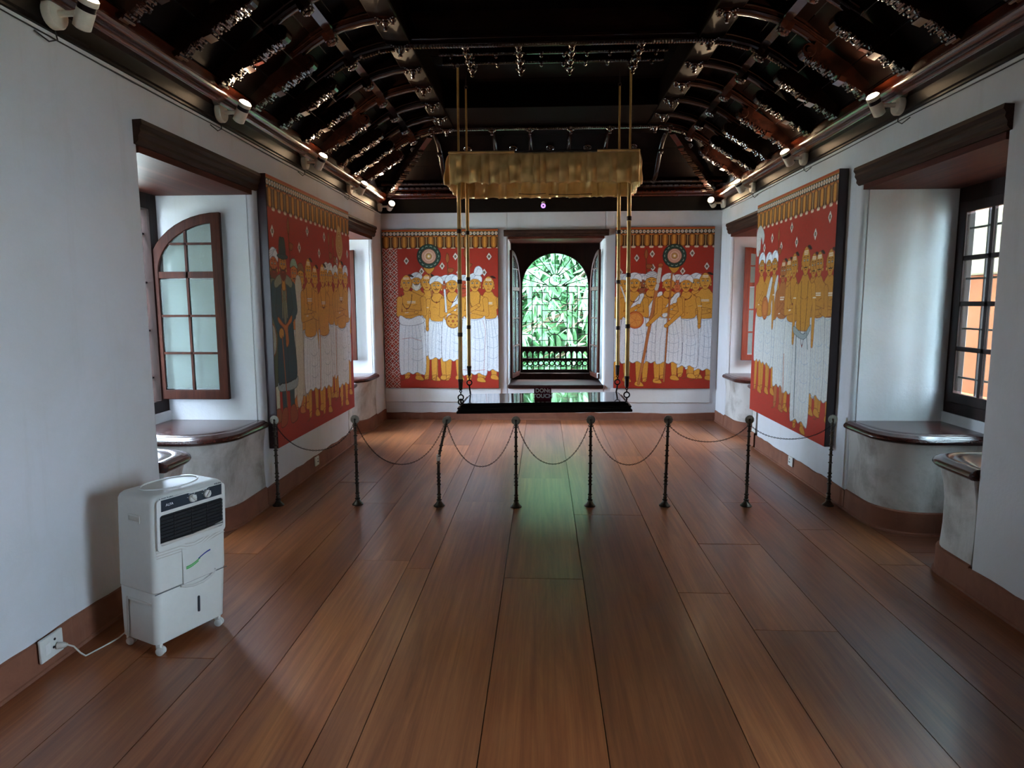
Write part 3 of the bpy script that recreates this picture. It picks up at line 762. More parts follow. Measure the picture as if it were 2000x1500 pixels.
# ------------------------------------------------------------------ benches in the niches
def bench(s, y_edge, y_wall, label, rad=0.30):
    """Plaster base with a rounded front corner and a polished wooden seat. y_edge is the side towards the niche middle."""
    xw = XL if s < 0 else XR; X = lambda d: xw + s * d; dr = 1 if y_wall > y_edge else -1; ND = NDS[s]
    def outline(e, r=None, far=None):
        far = ND - 0.02; r = r or rad; pts = [(e, y_wall), ]
        r = min(r, abs(y_wall - y_edge) - 0.03)
        for i in range(9):
            t = PI / 2 * i / 8; pts.append((e + r - r * math.cos(t), y_edge + dr * e + dr * (r - r * math.sin(t))))
        pts += [(far, y_edge + dr * e), (far, y_wall)]
        return pts
    t = empty('window_bench', (X(0.3), (y_edge + y_wall) / 2, 0), label, 'bench', 'plaster benches in the window niches')
    lv = [(-0.01, 0.004), (0.16, 0.006), (0.30, 0.012), (0.46, 0.012), (0.55, 0.004), (0.61, -0.006), (0.64, -0.012), (0.655, -0.012)]
    MB().rings([[(X(d), y, z) for d, y in outline(e)] for z, e in lv]).build('plaster_base', 'bench_plaster', t, smooth=True)
    MB().rings([[(X(d), y, z) for d, y in outline(e)] for z, e in ((-0.005, -0.018), (0.012, -0.016), (0.018, -0.008), (0.158, -0.006), (0.166, 0.006))]).build('skirting', 'skirting', t, smooth=True)
    sv = [(0.655, -0.012), (0.658, -0.028), (0.668, -0.040), (0.680, -0.046), (0.695, -0.042), (0.706, -0.030), (0.708, -0.018), (0.716, -0.010), (0.720, 0.004), (0.7195, 0.030), (0.716, 0.034), (0.7195, 0.038), (0.7205, 0.08)]
    MB().rings([[(X(d), y, z) for d, y in outline(e)] for z, e in sv]).build('seat', 'seat', t, smooth=True)
    return t
bench(-1, 4.42, 5.12, 'rounded dark wood seat on a plaster base beneath the arched shutter, near left niche')
bench(-1, 4.06, 3.69, 'small dark wood corner seat half hidden just above the air cooler', 0.22)
bench(1, 4.62, 5.22, 'rounded glossy wood seat on a scuffed plaster base under the blank near right niche wall')
bench(1, 4.13, 3.68, 'dark wood corner seat on a plaster block at the very right edge of the photo', 0.20)
bench(-1, 8.10, 8.72, 'dark wood seat in the far left niche, past the mural with the tall hat', 0.26)
bench(-1, 7.78, 7.45, 'narrow near seat of the far left niche, mostly behind the left wall mural', 0.2)
bench(1, 8.10, 8.76, 'far right niche seat under the reddish shutter, white plaster base', 0.26)
bench(1, 7.80, 7.50, 'narrow near seat of the far right niche, mostly behind the right wall mural', 0.2)

# ------------------------------------------------------------------ outside
MB().box(-40, 40, -40, 60, -0.9, -0.75).build('ground', 'ground', kind='structure')
ob = MB().box(4.9, 5.3, 2.0, 12.0, -0.75, 1.95).build('neighbour_wall', 'outside_wall', kind='structure', bevel=0.02)
ob2 = MB().box(4.85, 5.4, 2.0, 12.0, 1.95, 3.9).build('neighbour_wall_coping', 'outside_pale', kind='structure', bevel=0.02)  # pale upper wall, raised higher to hold sky light back from the niche

# ------------------------------------------------------------------ murals: painted canvases on thick panels
RED, OCH, OCHD, WHT, FOLD, BRN, GOLD, DGRN = (164, 48, 34), (216, 152, 60), (178, 104, 52), (228, 232, 236), (158, 172, 186), (96, 48, 26), (200, 140, 50), (38, 66, 58)
def lin(c):
    c = np.asarray(c, float) / 255.0
    return np.where(c <= 0.04045, c / 12.92, ((c + 0.055) / 1.055) ** 2.4)
class Paint:
    def __init__(s, w, h, ppm, bg):
        s.w, s.h, s.p = w, h, ppm; s.W, s.H = int(w * ppm), int(h * ppm)
        s.c = np.empty((s.H, s.W, 3)); s.c[:] = lin(bg)
    def _bb(s, pts, pad=0):
        x0, y0 = pts.min(0) - pad; x1, y1 = pts.max(0) + pad
        a, b, c, d = max(0, int(x0 * s.p)), min(s.W, int(x1 * s.p) + 2), max(0, int(y0 * s.p)), min(s.H, int(y1 * s.p) + 2)
        if a >= b or c >= d: return None
        yy, xx = np.mgrid[c:d, a:b]; return a, b, c, d, (xx + 0.5) / s.p, (yy + 0.5) / s.p
    def fill(s, pts, col):
        pts = np.asarray(pts, float); bb = s._bb(pts)
        if bb is None: return
        a, b, c, d, X, Y = bb; ins = np.zeros(X.shape, bool); n = len(pts); j = n - 1
        for i in range(n):
            xi, yi = pts[i]; xj, yj = pts[j]
            if yi != yj: ins ^= ((yi > Y) != (yj > Y)) & (X < (xj - xi) * (Y - yi) / (yj - yi) + xi)
            j = i
        s.c[c:d, a:b][ins] = lin(col)
    def line(s, pts, col, w, w1=None):
        pts = np.asarray(pts, float); w1 = w if w1 is None else w1; n = len(pts) - 1; L = lin(col)
        for i in range(n):
            p, q = pts[i], pts[i + 1]; wa = w + (w1 - w) * i / max(n, 1); wb = w + (w1 - w) * (i + 1) / max(n, 1)
            bb = s._bb(np.array([p, q]), max(wa, wb))
            if bb is None: continue
            a, b, c, d, X, Y = bb; v = q - p; l2 = max(v @ v, 1e-9)
            t = np.clip(((X - p[0]) * v[0] + (Y - p[1]) * v[1]) / l2, 0, 1)
            dist = np.hypot(X - p[0] - t * v[0], Y - p[1] - t * v[1]); s.c[c:d, a:b][dist < (wa + (wb - wa) * t) / 2] = L
    def ell(s, x, y, rx, ry, col, oc=None, ow=0.006, ang=0):
        t = np.linspace(0, 2 * PI, 25)[:-1]; ca, sa = math.cos(ang), math.sin(ang)
        P = np.c_[x + rx * np.cos(t) * ca - ry * np.sin(t) * sa, y + rx * np.cos(t) * sa + ry * np.sin(t) * ca]; s.fill(P, col)
        if oc is not None: s.line(np.r_[P, P[:1]], oc, ow)
    def blob(s, pts, col, oc=BRN, ow=0.006, smooth=True):
        P = np.asarray(pts, float)
        if smooth:
            n = len(P); o = []
            for i in range(n):
                p0, p1, p2, p3 = P[i - 1], P[i], P[(i + 1) % n], P[(i + 2) % n]
                for t in (0, 0.25, 0.5, 0.75): o.append(0.5 * ((2 * p1) + (-p0 + p2) * t + (2 * p0 - 5 * p1 + 4 * p2 - p3) * t * t + (-p0 + 3 * p1 - 3 * p2 + p3) * t ** 3))
            P = np.array(o)
        s.fill(P, col)
        if oc is not None: s.line(np.r_[P, P[:1]], oc, ow)
    def limb(s, pts, w0, w1, col, oc=BRN, ow=0.010): s.line(pts, oc, w0 + ow, w1 + ow); s.line(pts, col, w0, w1)

def person(P, x, top, foot, hw=0.15, waist=None, hem=None, skin=OCH, head='turban', must=True, beard=None, mark=False, dh=WHT, arms='down', neck=None, sash=None, hx=None, legs=True, hwid=1.0, tone=None):
    H = foot - top; hh = 0.150 * H; waist = waist or top + 0.42 * H; hem = hem or top + 0.82 * H; hx = x if hx is None else hx
    sh = top + hh * 1.28; oc = (120, 62, 30)
    if legs and hem < foot - 0.06:
        for e in (-1, 1):
            lx = x + e * hw * 0.42
            P.limb([(lx, hem - 0.05), (lx + e * 0.005, (hem + foot) / 2), (lx + e * 0.01, foot - 0.04)], 0.085, 0.058, skin, oc)
            P.blob([(lx - 0.035, foot - 0.055), (lx + 0.03, foot - 0.06), (lx + e * 0.06 + 0.02, foot), (lx + e * 0.07 - 0.03, foot + 0.012), (lx - 0.04, foot - 0.005)], skin, oc)
    if dh is not None:
        n = 6; bot = [(x + hw * 0.98 - (2 * hw * 0.98) * i / n, hem + (0.022 if i % 2 else -0.006)) for i in range(n + 1)]
        P.blob([(x - hw * 0.80, waist - 0.02), (x, waist + 0.025), (x + hw * 0.80, waist - 0.02), (x + hw * 1.02, (waist + hem) / 2)] + bot + [(x - hw * 1.02, (waist + hem) / 2)], dh, (104, 112, 122), 0.006)
        for i in range(5):
            fx = x + hw * (-0.7 + 0.35 * i); P.line([(x + (fx - x) * 0.6, waist + 0.05), (fx + 0.012, (waist + hem) / 2), (fx, hem - 0.02)], FOLD, 0.005)
        for i in range(3):
            yy = waist + (hem - waist) * (0.35 + 0.2 * i); t = np.linspace(-1, 1, 9); P.line(np.c_[x + hw * 0.35 + t * hw * 0.45, yy + 0.03 * (1 - t * t)], FOLD, 0.005)
        P.line([(x - hw * 0.8, waist + 0.02), (x, waist + 0.055), (x + hw * 0.8, waist + 0.015)], FOLD, 0.007)
    # torso
    P.blob([(hx - hh * 0.20, sh - hh * 0.28), (hx + hh * 0.20, sh - hh * 0.28), (x + hw * 0.55, sh - 0.005), (x + hw * 0.98, sh + 0.045), (x + hw * 0.92, sh + 0.16), (x + hw * 0.72, waist - 0.10), (x + hw * 0.70, waist + 0.005), (x, waist + 0.03), (x - hw * 0.70, waist + 0.005), (x - hw * 0.72, waist - 0.10), (x - hw * 0.92, sh + 0.16), (x - hw * 0.98, sh + 0.045), (x - hw * 0.55, sh - 0.005)], skin, oc)
    P.line([(x - hw * 0.45, sh + 0.13), (x - hw * 0.1, sh + 0.15)], oc, 0.004); P.line([(x + hw * 0.1, sh + 0.15), (x + hw * 0.45, sh + 0.13)], oc, 0.004); P.ell(x, waist - 0.05, 0.006, 0.006, oc)
    if sash: P.blob([(x + hw * 0.75, sh), (x + hw * 0.35, sh - 0.01), (x - hw * 0.55, waist - 0.03), (x - hw * 0.15, waist)], sash, (120, 120, 126)); P.line([(x + hw * 0.55, sh), (x - hw * 0.35, waist - 0.02)], FOLD, 0.005)
    if mark:
        for q in range(2): P.line([(x - hw * 0.3, sh + 0.09 + 0.018 * q), (x + hw * 0.3, sh + 0.09 + 0.018 * q)], (226, 214, 196), 0.010)
    if neck:
        t = np.linspace(0, PI, 13); P.line(np.c_[hx - 0.075 * np.cos(t), sh - 0.01 + neck * np.sin(t)], (70, 26, 20), 0.009)
        P.ell(hx, sh - 0.01 + neck, 0.010, 0.014, (120, 40, 26))
    wA = hw * 0.44
    if arms in ('down', 'rdown', 'ldown'):
        for e in ((-1, 1) if arms == 'down' else ((1,) if arms == 'rdown' else (-1,))):
            P.limb([(x + e * hw * 0.90, sh + 0.05), (x + e * hw * 1.06, sh + 0.20), (x + e * hw * 1.05, waist + 0.10)], wA * 0.95, wA * 0.5, skin, oc); P.ell(x + e * hw * 1.05, waist + 0.13, 0.022, 0.036, skin, oc, 0.005)
            P.line([(x + e * hw * 0.92, sh + 0.14), (x + e * hw * 1.2, sh + 0.14)], (222, 208, 188), 0.010)
    if arms in ('cross', 'hold'):
        y1 = sh + 0.26
        P.limb([(x + hw * 0.88, sh + 0.06), (x + hw * 0.98, y1), (x - hw * 0.25, y1 - 0.045)], wA * 0.95, wA * 0.55, skin, oc)
        P.limb([(x - hw * 0.88, sh + 0.06), (x - hw * 0.98, y1 + 0.01), (x + hw * 0.30, y1 - (0.01 if arms == 'cross' else 0.12))], wA * 0.95, wA * 0.55, skin, oc)
        P.ell(x + hw * 0.36, y1 - (0.02 if arms == 'cross' else 0.13), 0.03, 0.022, skin, oc, 0.005)
        P.line([(x - hw * 0.5, y1 - 0.01), (x - hw * 0.25, y1 - 0.015)], (222, 208, 188), 0.009)
    # head
    hy = top + hh * 0.52; rx, ry = hh * 0.335 * hwid, hh * 0.50
    for e in (-1, 1): P.ell(hx + e * rx * 0.98, hy + ry * 0.1, rx * 0.2, ry * 0.24, skin, oc, 0.004); P.ell(hx + e * rx * 1.02, hy + ry * 0.5, rx * 0.12, ry * 0.14, (222, 180, 90), oc, 0.003)
    if beard: P.ell(hx, hy + ry * 0.72, rx * 0.98, ry * 0.60, beard, oc, 0.004)
    P.blob([(hx - rx, hy - ry * 0.35), (hx, hy - ry), (hx + rx, hy - ry * 0.35), (hx + rx * 0.92, hy + ry * 0.35), (hx + rx * 0.4, hy + ry * 0.95), (hx, hy + ry * 1.05), (hx - rx * 0.4, hy + ry * 0.95), (hx - rx * 0.92, hy + ry * 0.35)], skin, oc)
    if beard: P.blob([(hx - rx * 0.9, hy + ry * 0.25), (hx - rx * 0.3, hy + ry * 0.45), (hx + rx * 0.3, hy + ry * 0.45), (hx + rx * 0.9, hy + ry * 0.25), (hx + rx * 0.5, hy + ry * 1.15), (hx, hy + ry * 1.35), (hx - rx * 0.5, hy + ry * 1.15)], beard, oc, 0.004)
    for e in (-1, 1):
        P.ell(hx + e * rx * 0.42, hy - ry * 0.02, rx * 0.22, ry * 0.085, (236, 226, 206), (50, 26, 18), 0.004); P.ell(hx + e * rx * 0.42, hy - ry * 0.02, rx * 0.09, ry * 0.08, (30, 18, 14))
        t = np.linspace(-1, 1, 5); P.line(np.c_[hx + e * rx * 0.43 + t * rx * 0.28, hy - ry * 0.22 - 0.008 * (1 - t * t)], (60, 30, 20), 0.006)
    P.line([(hx - rx * 0.05, hy - ry * 0.1), (hx - rx * 0.14, hy + ry * 0.32), (hx + rx * 0.08, hy + ry * 0.36)], oc, 0.005)
    P.line([(hx - rx * 0.22, hy + ry * 0.64), (hx + rx * 0.22, hy + ry * 0.64)], (150, 52, 36), 0.009)
    if must:
        for e in (-1, 1): P.line([(hx, hy + ry * 0.46), (hx + e * rx * 0.35, hy + ry * 0.50), (hx + e * rx * 0.62, hy + ry * 0.40)], (36, 22, 18), 0.013, 0.004)
    if head == 'bald':
        for q in range(3): P.line([(hx - rx * 0.5, hy - ry * (0.45 + 0.11 * q)), (hx + rx * 0.5, hy - ry * (0.45 + 0.11 * q))], (232, 214, 188), 0.007)
        P.blob([(hx + rx * 0.3, hy - ry * 1.0), (hx + rx * 0.9, hy - ry * 1.05), (hx + rx * 1.5, hy - ry * 0.75), (hx + rx * 0.95, hy - ry * 0.72)], (44, 30, 24), None)
    elif head in ('turban', 'striped', 'plume'):
        P.blob([(hx - rx * 1.25, hy - ry * 0.15), (hx - rx * 1.2, hy - ry * 0.85), (hx - rx * 0.3, hy - ry * 1.25), (hx + rx * 0.6, hy - ry * 1.2), (hx + rx * 1.3, hy - ry * 0.75), (hx + rx * 1.25, hy - ry * 0.15), (hx + rx * 0.5, hy - ry * 0.5), (hx - rx * 0.5, hy - ry * 0.5)], WHT, (90, 98, 108), 0.005)
        fc = (40, 40, 52) if head == 'striped' else FOLD
        for q in range(4):
            if head == 'striped': P.line([(hx - rx * 1.1, hy - ry * (0.35 + 0.2 * q)), (hx, hy - ry * (0.62 + 0.19 * q)), (hx + rx * 1.1, hy - ry * (0.35 + 0.2 * q))], fc, 0.007)
            else: P.line([(hx - rx * 1.1, hy - ry * (0.25 + 0.2 * q)), (hx - rx * 0.1, hy - ry * (0.66 + 0.13 * q)), (hx + rx * (0.3 + 0.25 * q), hy - ry * 1.15)], fc, 0.005)
        if head == 'plume':
            P.blob([(hx - rx * 0.1, hy - ry * 1.1), (hx + rx * 0.1, hy - ry * 1.9), (hx + rx * 0.9, hy - ry * 2.1), (hx + rx * 1.5, hy - ry * 1.6), (hx + rx * 1.2, hy - ry * 1.0)], WHT, (90, 98, 108), 0.005)
            P.line([(hx + rx * 0.2, hy - ry * 1.2), (hx + rx * 0.6, hy - ry * 1.8), (hx + rx * 1.2, hy - ry * 1.7)], FOLD, 0.006)
    elif head == 'hat':
        P.blob([(hx - rx * 0.95, hy - ry * 0.55), (hx - rx * 0.8, hy - ry * 2.0), (hx, hy - ry * 2.15), (hx + rx * 0.8, hy - ry * 2.0), (hx + rx * 0.95, hy - ry * 0.55)], (40, 58, 58), (20, 28, 28)); P.ell(hx, hy - ry * 0.62, rx * 1.7, ry * 0.2, (46, 64, 62), (20, 28, 28), 0.005)
    elif head == 'cap':
        P.blob([(hx - rx * 1.3, hy - ry * 0.45), (hx - rx * 0.7, hy - ry * 1.15), (hx + rx * 0.6, hy - ry * 1.2), (hx + rx * 1.3, hy - ry * 0.45), (hx, hy - ry * 0.62)], tone or (132, 92, 60), (60, 36, 22), 0.005)
def diamond(P, x, y, rx=0.038, ry=0.055):
    P.blob([(x, y - ry), (x + rx, y), (x, y + ry), (x - rx, y)], (222, 212, 200), (120, 40, 30), 0.005, False); P.ell(x, y, rx * 0.42, ry * 0.36, (56, 76, 74)); P.ell(x, y, rx * 0.14, ry * 0.12, (200, 120, 60))
def disc(P, x, y, r, staff):
    P.line(staff, (120, 66, 36), 0.026); P.line(staff, (176, 108, 58), 0.016)
    P.blob([(x - r * 0.45, y + r * 0.9), (x + r * 0.45, y + r * 0.9), (x + r * 0.15, y + r * 1.4), (x - r * 0.15, y + r * 1.4)], GOLD, BRN)
    P.ell(x, y, r, r, (36, 62, 54), (24, 40, 36), 0.008)
    for q in range(14):
        a = 2 * PI * q / 14; P.ell(x + r * 0.78 * math.cos(a), y + r * 0.78 * math.sin(a), r * 0.10, r * 0.10, (150, 176, 160)); P.ell(x + r * 0.73 * math.cos(a), y + r * 0.73 * math.sin(a), r * 0.10, r * 0.10, (36, 62, 54))
    P.ell(x, y, r * 0.60, r * 0.60, (206, 158, 136), (150, 80, 60), 0.006); P.ell(x, y, r * 0.44, r * 0.44, (214, 172, 146), (168, 100, 80), 0.005); P.ell(x, y, r * 0.24, r * 0.24, (190, 150, 80), (120, 60, 40), 0.006); P.ell(x, y, r * 0.10, r * 0.10, (236, 220, 200))
def valance(P, u0=0.0):
    W = P.w
    P.fill([(0, 0), (W, 0), (W, 0.13), (0, 0.13)], (48, 30, 22))
    P.fill([(0, 0), (W, 0), (W, 0.028), (0, 0.028)], (166, 74, 36)); P.line([(0, 0.028), (W, 0.028)], GOLD, 0.006)
    P.fill([(0, 0.088), (W, 0.088), (W, 0.104), (0, 0.104)], (186, 104, 46))
    n = int(W / 0.050); 
    for i in range(n):
        x = (i + 0.5) * W / n; P.ell(x, 0.058, 0.0225, 0.0235, (206, 200, 190), (60, 40, 30), 0.004); P.ell(x, 0.058, 0.009, 0.009, (190, 120, 50))
    P.fill([(0, 0.104), (W, 0.104), (W, 0.25), (0, 0.25)], (74, 44, 24))
    n = max(8, int(round(W / 0.122))); st = W / n
    for i in range(n):
        x = (i + 0.5) * st
        P.blob([(x - st * 0.32, 0.106), (x + st * 0.32, 0.106), (x + st * 0.32, 0.225), (x, 0.252), (x - st * 0.32, 0.225)], (132, 82, 34), (50, 28, 16), 0.006)
        for q, cc in ((0.20, (176, 112, 42)), (0.10, (208, 142, 58))): P.line([(x, 0.118), (x, 0.228)], cc, st * q * 2)
        xe = x + st * 0.5; P.line([(xe, 0.106), (xe, 0.25)], (206, 170, 116), 0.008)
        for e in (-1, 0, 1): P.ell(xe + e * 0.015, 0.262, 0.014, 0.014, (226, 208, 186))
    P.fill([(0, 0.252), (W, 0.252), (W, 0.255), (0, 0.255)], (96, 40, 24))

def homog(corners, w, h):
    A = []; B = []
    for (x, y), (u, v) in zip(corners, ((0, 0), (w, 0), (w, h), (0, h))):
        A += [[x, y, 1, 0, 0, 0, -u * x, -u * y], [0, 0, 0, x, y, 1, -v * x, -v * y]]; B += [u, v]
    p = np.linalg.solve(np.array(A, float), np.array(B, float))
    def f(x, y):
        d = p[6] * x + p[7] * y + 1; return ((p[0] * x + p[1] * y + p[2]) / d, (p[3] * x + p[4] * y + p[5]) / d)
    return f
def spear(P, x, y0, y1):
    P.line([(x, y0 + 0.05), (x + 0.01, y1)], (120, 62, 34), 0.018); P.blob([(x, y0 - 0.05), (x + 0.025, y0 + 0.03), (x, y0 + 0.09), (x - 0.025, y0 + 0.03)], (158, 92, 46), (90, 44, 24))
    P.blob([(x + 0.01, y0 + 0.16), (x + 0.09, y0 + 0.17), (x + 0.06, y0 + 0.22), (x + 0.01, y0 + 0.21)], (150, 84, 42), (90, 44, 24))

def mural_back_left(P):
    F = homog([(22, 120), (1008, 117), (1018, 1405), (68, 1408)], P.w, P.h)
    X = lambda x, y=700: F(x, y)[0]; Y = lambda y, x=550: F(x, y)[1]
    valance(P)
    xs = X(172, 700)
    P.fill([(0, Y(275)), (xs, Y(275)), (xs, P.h), (0, P.h)], (160, 56, 40))
    st = xs / 2.0; ny = int((P.h - Y(275)) / st) + 1
    for j in range(ny):
        for i in range(2):
            cx_, cy_ = (i + 0.5) * st, Y(275) + (j + 0.5) * st
            for q in range(4):
                a = PI / 4 + PI / 2 * q; P.ell(cx_ + st * 0.34 * math.cos(a), cy_ + st * 0.34 * math.sin(a), st * 0.34, st * 0.145, (150, 56, 42), (226, 216, 202), 0.0055, a)
            P.ell(cx_, cy_, st * 0.09, st * 0.09, (90, 90, 92), (60, 50, 50), 0.003)
    P.fill([(xs, Y(275)), (P.w, Y(275)), (P.w, P.h), (xs, P.h)], RED); P.line([(xs, Y(275)), (xs, P.h)], (150, 52, 38), 0.01)
    for x, y in ((235, 375), (365, 460), (538, 417), (650, 340), (680, 470), (893, 470), (933, 342)): diamond(P, *F(x, y))
    spear(P, X(582, 350), Y(340), Y(520)); spear(P, X(735, 300), Y(300), Y(520))
    f = lambda x, y: F(x, y)
    person(P, X(720), Y(505), Y(1330), 0.10, head='turban', skin=(184, 74, 48), dh=None, legs=False, arms=None)
    person(P, X(575), Y(505), Y(1330), 0.10, head='turban', skin=(178, 82, 44), dh=None, legs=False, arms=None, must=False)
    person(P, X(325), Y(480), Y(1230), 0.13, head='turban', beard=(226, 222, 214), hem=Y(1205), arms=None, skin=OCH)
    person(P, X(435), Y(480), Y(1340), 0.13, waist=Y(830), hem=Y(1145), head='bald', must=False, arms=None, hx=X(412))
    person(P, X(930), Y(500), Y(1330), 0.155, waist=Y(830), hem=Y(1255), head='bald', must=False, arms='rdown', mark=True, hx=X(930))
    disc(P, *F(425, 338), 0.165, [F(430, 430), F(470, 800), F(492, 1340)])
    person(P, X(505), Y(510), Y(1335), 0.15, waist=Y(850), hem=Y(1160), head='turban', arms='ldown', neck=0.08, hx=X(492))
    person(P, X(280), Y(485), Y(1335), 0.185, waist=Y(825), hem=Y(1280), head='bald', must=False, arms='cross', neck=0.20, hx=X(240), mark=True)
    P.blob([F(185, 820), F(260, 850), F(350, 820), F(390, 870), F(300, 900), F(190, 890)], WHT, (110, 116, 126)); P.line([F(205, 1010), F(280, 1000), F(365, 1025)], (170, 110, 110), 0.006)
    person(P, X(630), Y(500), Y(1335), 0.165, waist=Y(850), hem=Y(1175), head='turban', arms='hold', neck=0.09, sash=WHT, hx=X(625))
    P.line([F(560, 610), F(568, 700), F(575, 790)], (110, 116, 126), 0.030); P.line([F(560, 612), F(568, 700), F(575, 788)], (222, 226, 230), 0.020)
    P.ell(*F(632, 865), 0.098, 0.098, (204, 142, 54), (120, 62, 30), 0.008); P.ell(*F(632, 865), 0.085, 0.085, (212, 152, 60), (150, 84, 40), 0.004)
    for q in range(6): P.ell(F(632, 865)[0] + 0.06 * math.cos(q * PI / 3), F(632, 865)[1] + 0.06 * math.sin(q * PI / 3), 0.012, 0.012, (160, 80, 40))
    P.ell(*F(632, 865), 0.018, 0.018, (180, 92, 44), BRN, 0.004)
    person(P, X(808), Y(490), Y(1350), 0.18, waist=Y(830), hem=Y(1285), head='plume', arms='hold', neck=0.20, hx=X(815))
    P.line([F(720, 1255), F(810, 1265), F(900, 1255)], (190, 110, 100), 0.007); P.line([F(880, 850), F(905, 940), F(890, 1290)], (190, 120, 110), 0.005)

def mural_back_right(P):
    F = homog([(88, 92), (903, 95), (852, 1410), (66, 1408)], P.w, P.h)
    X = lambda x, y=750: F(x, y)[0]; Y = lambda y, x=500: F(x, y)[1]
    valance(P)
    for x, y in ((125, 460), (260, 345), (388, 313), (392, 425), (636, 455), (715, 310), (833, 417)): diamond(P, *F(x, y))
    spear(P, X(338, 330), Y(300), Y(500))
    person(P, X(298), Y(490), Y(1330), 0.10, head='turban', skin=(150, 86, 56), dh=None, legs=False, arms=None)
    person(P, X(588), Y(495), Y(1330), 0.10, head='turban', skin=(204, 112, 70), dh=None, legs=False, arms=None, must=False)
    person(P, X(735), Y(485), Y(1320), 0.12, head='turban', dh=WHT, arms=None, must=False, hem=Y(1235))
    person(P, X(140), Y(490), Y(1350), 0.15, waist=Y(830), hem=Y(1180), head='turban', arms='ldown', must=False)
    person(P, X(812), Y(465), Y(1335), 0.18, waist=Y(825), hem=Y(1250), head='bald', must=False, arms='cross', mark=True)
    person(P, X(672), Y(495), Y(1320), 0.16, waist=Y(825), hem=Y(1225), head='turban', arms='rdown', neck=0.06, hx=X(657))
    person(P, X(385), Y(470), Y(1360), 0.18, waist=Y(820), hem=Y(1190), head='striped', arms='rdown', neck=0.05, sash=WHT, hx=X(376))
    person(P, X(235), Y(480), Y(1385), 0.18, waist=Y(830), hem=Y(1190), head='turban', arms='hold', neck=0.09, sash=WHT)
    P.ell(*F(246, 852), 0.112, 0.112, (214, 128, 56), (176, 70, 40), 0.012); P.ell(*F(246, 852), 0.09, 0.09, (222, 146, 70), (190, 96, 50), 0.004)
    for q in range(5): P.line([F(246, 852), (F(246, 852)[0] + 0.08 * math.cos(q * 1.25), F(246, 852)[1] + 0.08 * math.sin(q * 1.25))], (190, 96, 50), 0.004)
    P.line([F(130, 580), F(160, 660), F(168, 700)], (222, 226, 230), 0.018)
    P.limb([F(455, 410), F(432, 560), F(408, 680), F(370, 870), F(320, 1130), F(272, 1370)], 0.05, 0.028, (190, 116, 66), BRN, 0.008)
    P.line([F(450, 440), F(436, 540)], (206, 204, 196), 0.05); P.line([F(420, 600), F(430, 570)], (206, 204, 196), 0.045); P.ell(*F(456, 405), 0.034, 0.026, (180, 96, 52), BRN)
    person(P, X(528), Y(485), Y(1335), 0.18, waist=Y(820), hem=Y(1195), head='turban', arms='hold', neck=0.05, sash=WHT, hx=X(515))
    disc(P, *F(570, 330), 0.158, [F(552, 430), F(520, 780), F(478, 1350)])
    P.limb([F(450, 690), F(445, 800), F(355, 885)], 0.07, 0.045, OCH, (120, 62, 30)); P.limb([F(610, 690), F(620, 790), F(505, 895)], 0.07, 0.045, OCH, (120, 62, 30)); P.ell(*F(352, 890), 0.03, 0.026, OCH, BRN, 0.005); P.ell(*F(500, 900), 0.03, 0.026, OCH, BRN, 0.005)

